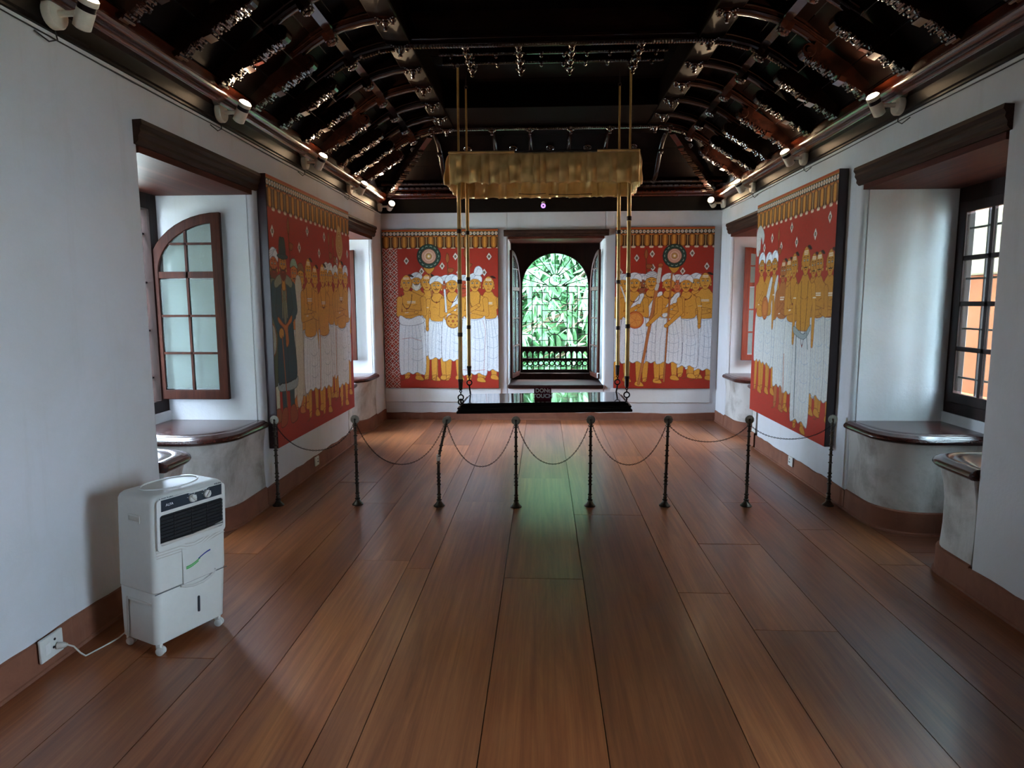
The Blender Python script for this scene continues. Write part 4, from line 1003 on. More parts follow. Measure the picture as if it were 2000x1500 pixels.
def mural_left(P):
    F = homog([(516, 345), (667, 411), (681, 797), (543, 868)], P.w, P.h)
    def pf(x, top, foot, hw, waist=None, hem=None, **kw):      # heights sampled on the figure's own column
        person(P, F(x, 600)[0], F(x, top)[1], F(x, foot)[1], hw, waist and F(x, waist)[1], hem and F(x, hem)[1], **kw)
    valance(P)
    for x, y in ((529, 455), (591, 453), (622, 463), (577, 485), (613, 495), (646, 510), (665, 495)): diamond(P, *F(x, y))
    spear(P, F(557, 450)[0], F(557, 440)[1], F(557, 520)[1]); spear(P, F(630, 460)[0], F(630, 462)[1], F(630, 520)[1]); spear(P, F(638, 470)[0], F(638, 470)[1], F(638, 520)[1])
    x, y = F(650, 476); P.line([(x, y), (x + 0.02, F(655, 790)[1])], (150, 92, 50), 0.02); P.blob([(x, y - 0.20), (x + 0.10, y - 0.06), (x + 0.105, y + 0.07), (x, y + 0.17), (x - 0.105, y + 0.07), (x - 0.10, y - 0.06)], (206, 168, 108), (150, 92, 50))
    for q in range(5): P.ell(x, y, 0.088 - 0.017 * q, 0.125 - 0.024 * q, (206, 168, 108) if q % 2 else (190, 144, 84), (150, 90, 48), 0.005)
    for xx, tp in ((629, 517), (636, 518), (646, 522)): pf(xx, tp, 780, 0.13, hem=735, head='turban', must=False, arms=None)
    pf(664, 522, 775, 0.13, waist=625, hem=706, head='turban', must=False, arms='rdown')
    P.blob([F(668, 560), F(672, 575), F(672, 615), F(669, 620), F(667, 585)], WHT, (110, 116, 126))
    pf(583, 520, 800, 0.11, head='cap', must=False, dh=(192, 180, 160), arms=None, hem=770); pf(608, 518, 805, 0.14, hem=745, head='bald', must=False, arms=None)
    pf(571, 512, 808, 0.15, hem=770, head='cap', tone=(150, 176, 156), skin=(204, 120, 60), dh=(206, 196, 178), arms=None)
    P.blob([F(570, 552), F(581, 552), F(584, 640), F(587, 760), F(577, 790), F(573, 700)], (206, 198, 180), (130, 110, 90))
    pf(655, 510, 797, 0.19, waist=636, hem=752, head='bald', must=False, arms='cross', mark=True, neck=0.14)
    pf(622, 515, 810, 0.19, waist=650, hem=756, head='bald', must=False, arms='ldown', mark=True, neck=0.16)
    pf(597, 505, 816, 0.20, waist=652, hem=760, head='bald', must=False, arms='cross', mark=True, neck=0.22)
    P.line([F(616, 645), F(618, 758)], (190, 128, 90), 0.018); P.line([F(645, 640), F(648, 770)], (170, 104, 60), 0.014)
    # soldier in a green coat at the edge, then the man in the tall hat and long blue coat
    x = F(526, 600)[0]; Yl = lambda y, xx=535: F(xx, y)[1]
    for e in (-1, 1): P.limb([(x + 0.02 + e * 0.06, Yl(740)), (x + 0.02 + e * 0.06, Yl(800))], 0.07, 0.06, (208, 206, 176), (120, 110, 70)); P.blob([(x - 0.03 + e * 0.06, Yl(798)), (x + 0.06 + e * 0.06, Yl(798)), (x + 0.08 + e * 0.06, Yl(820)), (x - 0.05 + e * 0.06, Yl(822))], (150, 84, 50), BRN)
    P.blob([(x - 0.12, Yl(560)), (x + 0.02, Yl(540)), (x + 0.16, Yl(560)), (x + 0.15, Yl(700)), (x + 0.15, Yl(745)), (x - 0.10, Yl(748)), (x - 0.14, Yl(700))], (84, 88, 66), (40, 42, 30))
    person(P, F(536, 600)[0], Yl(492), Yl(815), 0.11, head='turban', skin=(198, 104, 58), beard=(120, 50, 32), dh=None, legs=False, arms=None)
    P.blob([(x - 0.12, Yl(556)), (x + 0.02, Yl(546)), (x + 0.16, Yl(556)), (x + 0.14, Yl(640)), (x - 0.12, Yl(640))], (108, 110, 88), (50, 52, 40))
    P.ell(x + 0.03, Yl(662), 0.075, 0.13, (176, 172, 160), (140, 84, 46), 0.014)
    xh = F(552, 600)[0]; Yh = lambda y, xx=552: F(xx, y)[1]
    for e in (-1, 1):
        P.limb([(xh + e * 0.08, Yh(750)), (xh + e * 0.085, Yh(795))], 0.10, 0.085, (58, 76, 78), (28, 36, 36))
        P.blob([(xh + e * 0.09 - 0.05, Yh(796)), (xh + e * 0.09 + 0.05, Yh(794)), (xh + e * 0.12 + 0.07, Yh(822)), (xh + e * 0.11 - 0.07, Yh(826))], (158, 76, 44), (70, 34, 20))
    P.blob([(xh - 0.18, Yh(738)), (xh + 0.20, Yh(736)), (xh + 0.21, Yh(757)), (xh + 0.08, Yh(762)), (xh - 0.08, Yh(760)), (xh - 0.19, Yh(756))], (150, 158, 158), (70, 80, 80))
    P.blob([(xh - 0.20, Yh(556)), (xh - 0.06, Yh(540)), (xh + 0.06, Yh(540)), (xh + 0.21, Yh(556)), (xh + 0.24, Yh(620)), (xh + 0.17, Yh(630)), (xh + 0.22, Yh(730)), (xh + 0.10, Yh(744)), (xh - 0.12, Yh(744)), (xh - 0.20, Yh(735)), (xh - 0.16, Yh(630)), (xh - 0.24, Yh(620))], (46, 68, 76), (20, 32, 36), 0.008)
    P.blob([(xh - 0.03, Yh(555)), (xh + 0.04, Yh(555)), (xh + 0.03, Yh(625)), (xh - 0.02, Yh(625))], (118, 116, 96), (70, 72, 60)); P.line([(xh + 0.02, Yh(640)), (xh + 0.03, Yh(742))], (28, 44, 50), 0.007)
    for e in (-1, 1): P.limb([(xh + e * 0.20, Yh(562)), (xh + e * 0.24, Yh(605)), (xh + e * 0.10 - 0.05, Yh(640))], 0.10, 0.07, (50, 74, 82), (20, 32, 36)); P.line([(xh + e * 0.03, Yh(550)), (xh + e * 0.05, Yh(620))], (148, 140, 110), 0.012)
    P.blob([(xh - 0.14, Yh(618)), (xh, Yh(634)), (xh + 0.14, Yh(616)), (xh + 0.14, Yh(628)), (xh + 0.05, Yh(640)), (xh + 0.06, Yh(668)), (xh + 0.0, Yh(676)), (xh - 0.02, Yh(645)), (xh - 0.14, Yh(628))], (190, 104, 48), (110, 52, 24))
    P.ell(xh - 0.09, Yh(649), 0.05, 0.045, (206, 140, 60), BRN); P.line([(xh - 0.08, Yh(655)), (xh - 0.03, Yh(790))], (150, 84, 48), 0.02)
    P.blob([(xh - 0.19, Yh(552)), (xh - 0.08, Yh(538)), (xh + 0.08, Yh(538)), (xh + 0.19, Yh(550)), (xh + 0.16, Yh(562)), (xh + 0.05, Yh(556)), (xh - 0.05, Yh(556)), (xh - 0.17, Yh(564))], (136, 138, 118), (66, 70, 58))
    ta, ba = Yh(494), Yh(806)
    hh_ = 0.150 * (ba - ta)
    person_head_only(P, xh, ta, hh_, (206, 140, 60), (110, 42, 28))
def person_head_only(P, x, top, hh, skin, beard):
    person(P, x, top, top + hh / 0.150, 0.05, waist=top + hh * 1.45, head='hat', skin=skin, beard=beard, dh=None, legs=False, arms=None)

def mural_right(P):
    F = homog([(1494, 397), (1648, 334), (1618, 865), (1479, 797)], P.w, P.h)
    def pf(x, top, foot, hw, waist=None, hem=None, **kw):
        person(P, F(x, 600)[0], F(x, top)[1], F(x, foot)[1], hw, waist and F(x, waist)[1], hem and F(x, hem)[1], **kw)
    valance(P)
    for x, y in ((1630, 427), (1603, 459), (1559, 444), (1522, 463), (1568, 473), (1539, 481), (1507, 482)): diamond(P, *F(x, y))
    x, y = F(1499, 469); P.blob([(x - 0.10, y + 0.14), (x - 0.12, y - 0.10), (x, y - 0.17), (x + 0.13, y - 0.06), (x + 0.09, y + 0.04), (x + 0.03, y - 0.04), (x - 0.0, y + 0.12)], (196, 196, 190), (110, 110, 104)); P.line([(x - 0.02, y + 0.1), (x - 0.02, F(1499, 520)[1])], (140, 90, 50), 0.02)
    spear(P, F(1535, 450)[0], F(1535, 452)[1], F(1535, 520)[1])
    D_ = (198, 198, 190); A_ = (186, 126, 44)
    pf(1550, 503, 800, 0.12, hem=760, head='bald', must=False, arms=None, skin=A_, dh=D_); pf(1596, 495, 806, 0.14, hem=768, head='bald', must=True, arms=None, skin=A_, dh=D_)
    pf(1523, 493, 768, 0.16, waist=618, hem=716, head='turban', arms=None, skin=A_, dh=D_, sash=(200, 200, 194)); pf(1512, 496, 766, 0.17, waist=610, hem=708, head='turban', arms='rdown', skin=A_, dh=D_, sash=(200, 200, 194)); pf(1499, 496, 764, 0.15, waist=612, hem=702, head='turban', arms='hold', skin=A_, dh=D_)
    x, y = F(1508, 600); P.ell(x, y, 0.10, 0.12, (176, 98, 46), BRN, 0.008); P.ell(x, y, 0.07, 0.085, (186, 110, 52), (130, 66, 34), 0.005)
    pf(1540, 505, 800, 0.17, waist=616, hem=752, head='bald', must=True, arms='hold', skin=(164, 98, 48), dh=D_, mark=True)
    pf(1560, 494, 804, 0.18, waist=622, hem=766, head='bald', must=False, arms='cross', skin=A_, dh=D_, neck=0.20)
    pf(1626, 488, 822, 0.20, waist=613, hem=781, head='bald', must=True, arms='cross', skin=A_, dh=D_, mark=True)
    pf(1606, 492, 808, 0.18, waist=614, hem=770, head='bald', must=True, arms='cross', skin=A_, dh=D_, mark=True)
    pf(1581, 482, 842, 0.21, waist=640, hem=822, head='bald', must=True, arms='down', skin=(194, 134, 46), dh=(204, 204, 198), neck=0.58)
    P.blob([F(1563, 636), F(1580, 652), F(1593, 634), F(1592, 646), F(1580, 662), F(1563, 650)], (150, 160, 158), (84, 96, 96)); P.line([F(1567, 655), F(1562, 810)], (100, 116, 114), 0.018); P.line([F(1586, 650), F(1588, 680)], (100, 116, 114), 0.012)
    P.line([F(1544, 690), F(1541, 800)], (164, 84, 52), 0.014)

def mural_panel(org, ax, nrm, w, h, thick, fn, nx, ny, label, seed):
    """org: top-left corner on the wall; ax: unit vector to the viewer's right; nrm: out of the wall."""
    org, ax, nrm = Vector(org), Vector(ax), Vector(nrm); dn = Vector((0, 0, -1))
    t = empty('mural_panel', org + ax * w / 2 + dn * h, label, 'mural', 'painted murals on the walls')
    P = Paint(w, h, 400, RED); fn(P)
    r2 = np.random.RandomState(seed); cs = np.pad(P.c, ((1, 0), (1, 0), (0, 0))).cumsum(0).cumsum(1)
    xi = np.linspace(0, P.W, nx + 1).astype(int); yi = np.linspace(0, P.H, ny + 1).astype(int)
    S = cs[yi][:, xi]; area = (np.diff(yi)[:, None] * np.diff(xi)[None, :])[..., None]
    colr = (S[1:, 1:] - S[:-1, 1:] - S[1:, :-1] + S[:-1, :-1]) / area       # mean colour of each little cell
    colr *= 1 + r2.normal(0, 0.03, colr.shape[:2])[..., None]
    gx = np.linspace(0, w, nx); gy = np.linspace(0, h, ny)
    o = (org - world_loc(t)) + nrm * (thick + 0.001)
    V = np.empty((ny, nx, 3)); 
    for i in range(3): V[..., i] = o[i] + ax[i] * gx[None, :] + dn[i] * gy[:, None]
    idx = np.arange(nx * ny).reshape(ny, nx)
    Q = np.stack([idx[1:, :-1], idx[1:, 1:], idx[:-1, 1:], idx[:-1, :-1]], -1).reshape(-1, 4)
    me = bpy.data.meshes.new('painting'); me.vertices.add(nx * ny); me.vertices.foreach_set('co', V.reshape(-1))
    nf = len(Q); me.loops.add(nf * 4); me.loops.foreach_set('vertex_index', Q.reshape(-1)); me.polygons.add(nf); me.polygons.foreach_set('loop_start', np.arange(nf) * 4)
    try: me.polygons.foreach_set('loop_total', np.full(nf, 4))
    except Exception: pass
    me.update(); me.validate()
    ca = me.color_attributes.new('paint', 'FLOAT_COLOR', 'POINT'); ca.data.foreach_set('color', np.concatenate([np.clip(colr, 0, 1), np.ones((ny, nx, 1))], -1).reshape(-1))
    me.materials.append(M['mural']); ob = bpy.data.objects.new('painting', me); COL.objects.link(ob); ob.parent = t
    mb = MB(); c = org + ax * w / 2 + dn * h / 2 + nrm * (thick / 2); mb.obox(c, ax, dn, nrm, w / 2 + 0.002, h / 2 + 0.002, thick / 2); mb.build('backing_panel', 'maroon', t, bevel=0.004)
    return t
mural_panel((-2.245, D - 0.003, 2.667), (1, 0, 0), (0, -1, 0), 1.615, 2.207, 0.035, mural_back_left, 330, 440, 'painted mural with a flower patterned strip at its left edge, left of the arched window', 1)
mural_panel((0.985, D - 0.003, 2.672), (1, 0, 0), (0, -1, 0), 1.333, 2.209, 0.035, mural_back_right, 280, 440, 'painted mural of turbaned men with an orange round shield, right of the arched window', 2)
mural_panel((XL + 0.003, 5.205, 2.672), (0, 1, 0), (1, 0, 0), 2.20, 2.205, 0.075, mural_left, 280, 460, 'painted mural with a man in a tall hat and blue coat, on the left wall', 3)
mural_panel((XR - 0.003, 7.46, 2.700), (0, -1, 0), (-1, 0, 0), 1.99, 2.245, 0.075, mural_right, 280, 460, 'painted mural with a tall man wearing a long thin necklace, on the right wall', 4)

# ------------------------------------------------------------------ spotlights on the cornice
def spotlight(s, y, d, label, power, wire=True):
    xw = XL if s < 0 else XR; x = xw - s * 0.030; z = 2.957; inx = Vector((-s, 0, 0)); dirn = Vector(d).normalized()
    t = empty('spotlight', (x, y, z), label, 'lamp', 'white spotlights along the cornice')
    c = Vector((x, y, z))
    MB().lathe([(0.060, 0), (0.066, 0.006), (0.066, 0.034), (0.060, 0.042), (0.02, 0.044)], 24, c, inx).build('base_plate', 'white_lamp', t, smooth=True)
    e = c + inx * 0.135
    mb = MB(); mb.lathe([(0.016, 0.04), (0.014, 0.06), (0.013, 0.10), (0.017, 0.135), (0.010, 0.15)], 12, c, inx); mb.sphere(e, 0.020, 10, 6); mb.build('arm', 'white_lamp', t, smooth=True)
    h = e + inx * 0.035 + Vector((0, 0, 0.01))
    MB().lathe([(0.026, -0.085), (0.038, -0.078), (0.040, 0.0), (0.040, 0.004)], 20, h, dirn).build('lamp_head', 'white_lamp', t, smooth=True)
    MB().lathe([(0.0385, 0.004), (0.0385, 0.030)], 20, h, dirn).build('neck_band', 'iron', t, smooth=True)
    mb = MB(); mb.lathe([(0.040, 0.030), (0.042, 0.034), (0.042, 0.056), (0.037, 0.056), (0.034, 0.050)], 20, h, dirn); mb.build('rim', 'white_lamp', t, smooth=True)
    MB().lathe([(0.036, 0.050), (0.036, 0.060), (0.030, 0.066), (0.008, 0.070)], 16, h, dirn).build('bulb', 'bulb', t, smooth=True)
    if wire: MB().tube([c + Vector((0, 0.02, -0.05)), c + Vector((s * -0.004, 0.03, -0.10)), c + Vector((-s * 0.0, -0.02, -0.125)), c + Vector((s * 0.02, -0.08, -0.10))], 0.0035, 6).build('wire', 'black_cable', t, smooth=True)
    ld = bpy.data.lights.new('lamp_beam', 'SPOT'); ld.energy = power; ld.color = (1.0, 0.72, 0.45); ld.spot_size = math.radians(110); ld.spot_blend = 0.7; ld.shadow_soft_size = 0.035
    lo = bpy.data.objects.new('lamp_beam', ld); COL.objects.link(lo); lo.parent = t; lo.location = (h + dirn * 0.14) - c
    lo.rotation_euler = dirn.to_track_quat('-Z', 'Y').to_euler()
LP = 17
spotlight(-1, 3.04, (0.55, -0.30, 0.80), 'white spotlight at the top left corner of the photo, nearest on the left cornice', LP)
spotlight(-1, 4.585, (0.55, -0.30, 0.80), 'white spotlight on the left cornice above the near niche with the arched shutter', LP)
spotlight(-1, 6.18, (0.55, -0.30, 0.80), 'white spotlight on the left cornice above the middle of the left wall mural', LP)
spotlight(-1, 7.59, (0.55, -0.30, 0.80), 'white spotlight on the left cornice beside the glowing patch, just past the left wall mural', LP)
spotlight(-1, 8.98, (0.45, -0.75, 0.42), 'lit spotlight in the far left corner, turned towards the viewer', LP, False)
spotlight(1, 3.02, (-0.55, -0.30, 0.80), 'spotlight on the right cornice above the near end of the near right niche', LP)
spotlight(1, 4.69, (-0.55, -0.30, 0.80), 'white spotlight on the right cornice above the near right niche with the blank wall', LP)
spotlight(1, 6.295, (-0.55, -0.30, 0.80), 'white spotlight on the right cornice above the middle of the right wall mural', LP)
spotlight(1, 7.77, (-0.55, -0.30, 0.80), 'white spotlight on the right cornice beside the glowing patch, past the right wall mural', LP)
spotlight(1, 8.98, (-0.45, -0.75, 0.42), 'brightest glaring spotlight in the far right corner, turned towards the viewer', LP, False)
# thin black cable clipped under the cornice
for s, lb in ((-1, 'thin cable running under the left cornice'), (1, 'thin cable running under the right cornice')):
    xw = XL if s < 0 else XR
    tag(MB().tube([(xw - s * 0.006, y, 2.868 + 0.004 * math.sin(y * 3)) for y in np.arange(0.4, 9.1, 0.3)], 0.0035, 5).build('lamp_cable', 'black_cable', smooth=True), lb, 'cable')

# small surveillance camera with a purple glow on the back fascia
t = empty('ceiling_camera', (-0.005, D - 0.03, 3.0), 'small camera with a round purple glow under the gold canopy', 'camera')
MB().lathe([(0.024, 0), (0.026, 0.012), (0.012, 0.02)], 14, (-0.005, D - 0.03, 3.005), (0, -1, 0)).build('mount', 'white_lamp', t, smooth=True)
MB().tube([(-0.005, D - 0.04, 3.0), (-0.005, D - 0.085, 2.985)], 0.008, 8).build('arm', 'white_lamp', t, smooth=True)
MB().lathe([(0.030, -0.05), (0.036, -0.045), (0.037, 0.0), (0.033, 0.004)], 18, (-0.005, D - 0.10, 2.963), (0, -1, -0.18)).build('housing', 'iron', t, smooth=True)
MB().lathe([(0.032, 0.003), (0.031, 0.007), (0.012, 0.007), (0.012, 0.003)], 18, (-0.005, D - 0.10, 2.963), (0, -1, -0.18)).build('led_ring', 'led', t, smooth=True)
MB().lathe([(0.012, 0.003), (0.010, 0.008), (0.003, 0.010)], 12, (-0.005, D - 0.10, 2.963), (0, -1, -0.18)).build('lens', 'vent_black', t, smooth=True)

# ------------------------------------------------------------------ barrier posts and chains
PROF = [(0.046, 0), (0.047, 0.006), (0.040, 0.012), (0.030, 0.022), (0.022, 0.034), (0.017, 0.045), (0.022, 0.050), (0.022, 0.056), (0.014, 0.062), (0.017, 0.075), (0.012, 0.088), (0.019, 0.094), (0.019, 0.100), (0.0125, 0.106)]
z = 0.106
for (n, gap, r) in ((1, 0.070, 0.0125), (3, 0.016, 0.0120), (1, 0.075, 0.0115), (1, 0.05, 0.0112), (2, 0.030, 0.0110), (1, 0.06, 0.0108), (3, 0.028, 0.0105), (2, 0.020, 0.0100)):
    for q in range(n):
        z += gap; PROF += [(r, z), (r + 0.0065, z + 0.004), (r + 0.0065, z + 0.009), (r, z + 0.013)]; z += 0.013
PROF += [(0.0105, 0.668), (0.014, 0.672), (0.012, 0.684), (0.006, 0.69)]
PROF = [p for i, p in enumerate(PROF) if i == 0 or p[1] >= PROF[i - 1][1]]
PROF = [p for p in PROF if p[1] <= 0.692]
STN = [(-2.185, 5.150, 'first barrier post from the left, against the dark edge of the left wall mural'), (-1.535, 5.199, 'second barrier post from the left, in front of the far left niche'), (-0.852, 5.183, 'bent barrier post mended with white tape'),
       (-0.219, 5.178, 'straight barrier post below the notice sign, next to the bent post'), (0.384, 5.227, 'barrier post under the right end of the swing board'), (0.995, 5.249, 'barrier post standing alone on the open floor right of the swing board, slightly tilted'),
       (1.658, 5.273, 'second barrier post from the right, in front of the far right niche'), (2.330, 5.312, 'last barrier post on the right, against the dark edge of the right wall mural')]
protoS = None; heads = []
def post(bend):
    bd = (lambda x, y, z: (x + max(0, z - 0.40) * 0.235, y, z)) if bend else (lambda x, y, z: (x, y, z))
    t = empty('barrier_post', (0, 0, 0))
    parts = []
    mb = MB().lathe(PROF[:9], 18); mb.v = [bd(*p) for p in mb.v]; mb.build('base', 'bronze', t, smooth=True)
    mb = MB().lathe(PROF[8:], 12); mb.v = [bd(*p) for p in mb.v]; mb.build('shaft', 'bronze', t, smooth=True)
    n = 24; rs = []
    outl = [((0.038 if i % 2 else 0.0335) * math.cos(2 * PI * i / (2 * n)), (0.038 if i % 2 else 0.0335) * math.sin(2 * PI * i / (2 * n))) for i in range(2 * n)]
    mb = MB().rings([[(x, yy, z + 0.715) for x, z in outl] for yy in (-0.003, 0.003)]); mb.torus((0, -0.003, 0.715), 0.022, 0.002, (1, 0, 0), (0, 0, 1), 20, 5); mb.v = [bd(*p) for p in mb.v]; mb.build('toothed_disc', 'bronze_disc', t)
    mb = MB().lathe([(0.007, 0), (0.009, 0.004), (0.006, 0.012), (0.002, 0.016)], 10, (0, -0.003, 0.715), (0, -1, 0)); mb.tube([(0, -0.008, 0.715), (0, -0.013, 0.695), (0, -0.010, 0.67)], 0.005, 8); mb.v = [bd(*p) for p in mb.v]; mb.build('boss', 'bronze', t, smooth=True)
    mb = MB()
    for e in (-1, 1): mb.torus((e * 0.013, -0.004, 0.668), 0.008, 0.0022, (1, 0, 0), (0, 0, 1), 10, 5)
    mb.v = [bd(*p) for p in mb.v]; mb.build('chain_eye', 'bronze', t, smooth=True)
    if bend: MB().lathe([(0.0155, 0.380), (0.0165, 0.383), (0.0165, 0.428), (0.0155, 0.431)], 14).build('tape_wrap', 'tape', t, smooth=True)
    return t
for i, (x, y, lb) in enumerate(STN):
    if i == 2: o = post(True)
    elif protoS is None: o = protoS = post(False)
    else: o = copy_tree(protoS)
    o.location = (x, y, 0); tag(o, lb, 'stanchion', 'bronze barrier posts in a row across the room'); dx = (0.67 - 0.40) * 0.235 if i == 2 else 0
    if i == 5: o.rotation_euler = (0, math.radians(0.9), 0); dx = 0.010
    heads.append(Vector((x + dx, y - 0.004, 0.660)))
LOW = [0.46, 0.345, 0.335, 0.355, 0.345, 0.535, 0.555]
CL = ['chain hung between the two posts nearest the left wall', 'long sagging chain between the second post and the bent post', 'chain from the bent post to the post under the swing board', 'chain hanging beneath the middle of the swing board', 'chain from under the right end of the swing board to the lone post',
      'shallow chain between the lone post and the second post from the right', 'shallow chain crossing in front of the right wall mural']
for i in range(7):
    a, b = heads[i] + Vector((0.018, 0, 0)), heads[i + 1] - Vector((0.018, 0, 0)); sag = 0.66 - LOW[i]; N = 400; P = []
    for q in range(N + 1):
        u = q / N; k = 2.0; f = (math.cosh(k * (2 * u - 1)) - 1) / (math.cosh(k) - 1); p = a.lerp(b, u); p.z -= sag * (1 - f); P.append(p)
    mb = MB(); acc = 0; pitch = 0.0125; flip = False; nxt = 0
    for q in range(N):
        d = (P[q + 1] - P[q]).length
        if acc >= nxt:
            t = (P[q + 1] - P[q]).normalized(); s1 = t.cross(Vector((0, 1, 0))).normalized(); s2 = Vector((0, 1, 0))
            mb.torus(P[q], 0.0044, 0.0016, t, s1 if flip else s2, 8, 4, sx=1.9); flip = not flip; nxt += pitch
        acc += d
    o = mb.build('barrier_chain', 'iron', smooth=True); tag(o, CL[i], 'chain', 'chains between the barrier posts')

# ------------------------------------------------------------------ the swing
SW = empty('swing', (0, 6.35, 0.73), 'wide black swing board on four brass rods hung from the ceiling', 'swing')
Bz = 0.731
def tilt(x, z): return z + (x) * 0.0165
rs = []
for ez, e in ((-0.088, 0.058), (-0.070, 0.060), (-0.066, 0.046), (-0.052, 0.044), (-0.046, 0.052), (-0.036, 0.052), (-0.030, 0.030), (-0.014, 0.022), (-0.010, 0.012), (-0.003, 0.006), (0.0, 0.0)):
    rs.append([(x, y, tilt(x, Bz + ez)) for x, y in ((-0.748 - e, 6.045 - e), (0.760 + e, 6.045 - e), (0.760 + e, 6.70 + e), (-0.748 - e, 6.70 + e))])
MB().rings(rs).build('seat_board', 'swing_edge', SW)
MB().rings([[(x, y, tilt(x, Bz + ez)) for x, y in ((-0.747, 6.046), (0.759, 6.046), (0.759, 6.699), (-0.747, 6.699))] for ez in (-0.001, 0.0008)]).build('seat_top', 'swing_wood', SW)
def rodset(x, y, ztop, zbot, rings, front, xt):
    xx = lambda z: x + (xt - x) * (z - zbot) / (ztop - zbot)
    MB().tube([(xx(z), y, z) for z in np.linspace(zbot, 2.99, 8)], 0.0185, 12, taper=[0.0195] * 4 + [0.0175] * 4).build('brass_rod', 'brass', SW, smooth=True)
    MB().tube([(xx(2.98), y, 2.98), (xx(ztop), y, ztop)], 0.0095, 8).build('brass_upper_rod', 'brass', SW, smooth=True)
    for z in rings: MB().lathe([(0.0215, -0.019), (0.0225, -0.015), (0.0225, 0.015), (0.0215, 0.019)], 12, (xx(z), y, z)).build('ring_band', 'brass_dark', SW, smooth=True)
    mb = MB(); mb.lathe([(0.012, -0.075), (0.018, -0.07), (0.021, 0.0), (0.024, 0.002), (0.024, 0.026), (0.019, 0.028)], 12, (x, y, zbot)); mb.build('joint_collar', 'brass_dark', SW, smooth=True)
    hk = MB(); hk.torus((x, y, zbot - 0.088), 0.010, 0.005, (1, 0, 0), (0, 0, 1), 10, 6); hk.tube([(x, y, zbot - 0.095), (x, y, zbot - 0.125)], 0.006, 6); hk.build('hook', 'iron', SW, smooth=True)
    zr = zbot - 0.147
    rg = MB(); rg.torus((x, y, zr), 0.0255, 0.0065, (1, 0, 0.0), (0, 0.15, 1), 18, 8); rg.build('ring', 'iron', SW, smooth=True)
    zs = tilt(x, Bz); sh = MB()
    if front and x < 0: sh.torus((x + 0.0, y - 0.004, zr - 0.040), 0.024, 0.007, (1, 0.4, 0), (0, 0.2, 1), 18, 8)
    sh.tube([(x, y, zr - 0.02), (x + (0.0), y + 0.004, zr - 0.045), (x * 0.985, y + 0.02, zs - 0.02)], 0.0085, 8); sh.build('shackle', 'iron', SW, smooth=True)
    up = MB(); up.torus((xx(ztop), y, ztop + 0.02), 0.014, 0.005, (1, 0, 0), (0, 0, 1), 12, 6); up.tube([(xx(ztop), y, ztop + 0.03), (xx(ztop), y, 3.95)], 0.007, 6); up.build('ceiling_hook', 'iron', SW, smooth=True)
rodset(-0.770, 6.03, 3.71, 0.925, [2.30, 1.848, 1.366], True, -0.759)
rodset(0.770, 6.03, 3.68, 0.955, [2.40, 1.90, 1.44], True, 0.757)
rodset(-0.764, 6.69, 3.735, 0.985, [2.355, 1.896, 1.411], False, -0.764)
rodset(0.757, 6.69, 3.735, 0.995, [2.35, 1.86, 1.40], False, 0.735)

# gold canopy with gathered satin frills
CN = empty('canopy', (0, 6.35, 2.98), 'gathered gold satin canopy stretched between the swing rods', 'canopy')
def frill(p, q, nrm, zt, zb, seed, name='frill', lower=False):
    p, q, nrm = Vector(p), Vector(q), Vector(nrm); L = (q - p).length; nu, nv = int(L / 0.008), 14; r2 = random.Random(seed)
    cs = [0]; 
    while cs[-1] < L: cs.append(cs[-1] + r2.uniform(0.05, 0.13))
    amp = [r2.uniform(0.4, 1.0) for _ in cs]; bot = [r2.uniform(-1, 1) for _ in cs]; ph = [r2.uniform(0, 6.28) for _ in range(5)]
    vs = []
    for i in range(nu + 1):
        s_ = L * i / nu; k = max(j for j in range(len(cs)) if cs[j] <= s_ + 1e-9); k = min(k, len(cs) - 2); u = (s_ - cs[k]) / (cs[k + 1] - cs[k])
        hump = math.sin(PI * u) ** 0.7 * amp[k]; fine = math.sin(s_ * 95 + ph[0]) * 0.5 + math.sin(s_ * 61 + ph[1]) * 0.5; mid = math.sin(s_ * 38 + ph[2])
        for j in range(nv + 1):
            v = j / nv; z = zt + (zb - zt) * v + (bot[k] * 0.008 + 0.010 * (u - 0.5) ** 2 * 4 * -1) * v
            d = 0.006 + 0.004 * fine * (1 - v) ** 0.5 + (0.044 * hump + 0.008 * mid) * (v ** 0.6) + 0.010 * math.sin(PI * v) + 0.006 * math.sin(9 * v + ph[3] + k * 2.1) * math.sin(PI * v)
            pt = p + (q - p) * (s_ / L) + nrm * d; vs.append((pt.x, pt.y, z))
    fs = [(i * (nv + 1) + j, (i + 1) * (nv + 1) + j, (i + 1) * (nv + 1) + j + 1, i * (nv + 1) + j + 1) for i in range(nu) for j in range(nv)]
    mb = MB(); mb.add(vs, fs); o = mb.build(name, 'gold', CN, smooth=True); so = o.modifiers.new('cloth', 'SOLIDIFY'); so.thickness = 0.002
    for pl in o.data.polygons: pl.use_smooth = True
    return o
cy0, cy1, cx0, cx1 = 6.0, 6.72, -0.842, 0.838
frill((cx0, cy0, 0), (cx1, cy0, 0), (0, -1, 0), 2.975, 2.712, 1)
frill((cx1, cy1, 0), (cx0, cy1, 0), (0, 1, 0), 2.975, 2.700, 2)
frill((cx0, cy1, 0), (cx0, cy0, 0), (-1, 0, 0), 2.975, 2.712, 3)
frill((cx1, cy0, 0), (cx1, cy1, 0), (1, 0, 0), 2.975, 2.705, 4)
MB().box(cx0, cx1, cy0, cy1, 2.972, 2.984).build('top_cloth', 'gold', CN)
pp = MB()
for (a, b) in (((cx0, cy0), (-0.26, cy0)), ((0.47, cy0), (cx1, cy0))): pp.tube([(a[0], a[1] - 0.006, 2.983), (b[0], b[1] - 0.006, 2.980)], 0.011, 8)
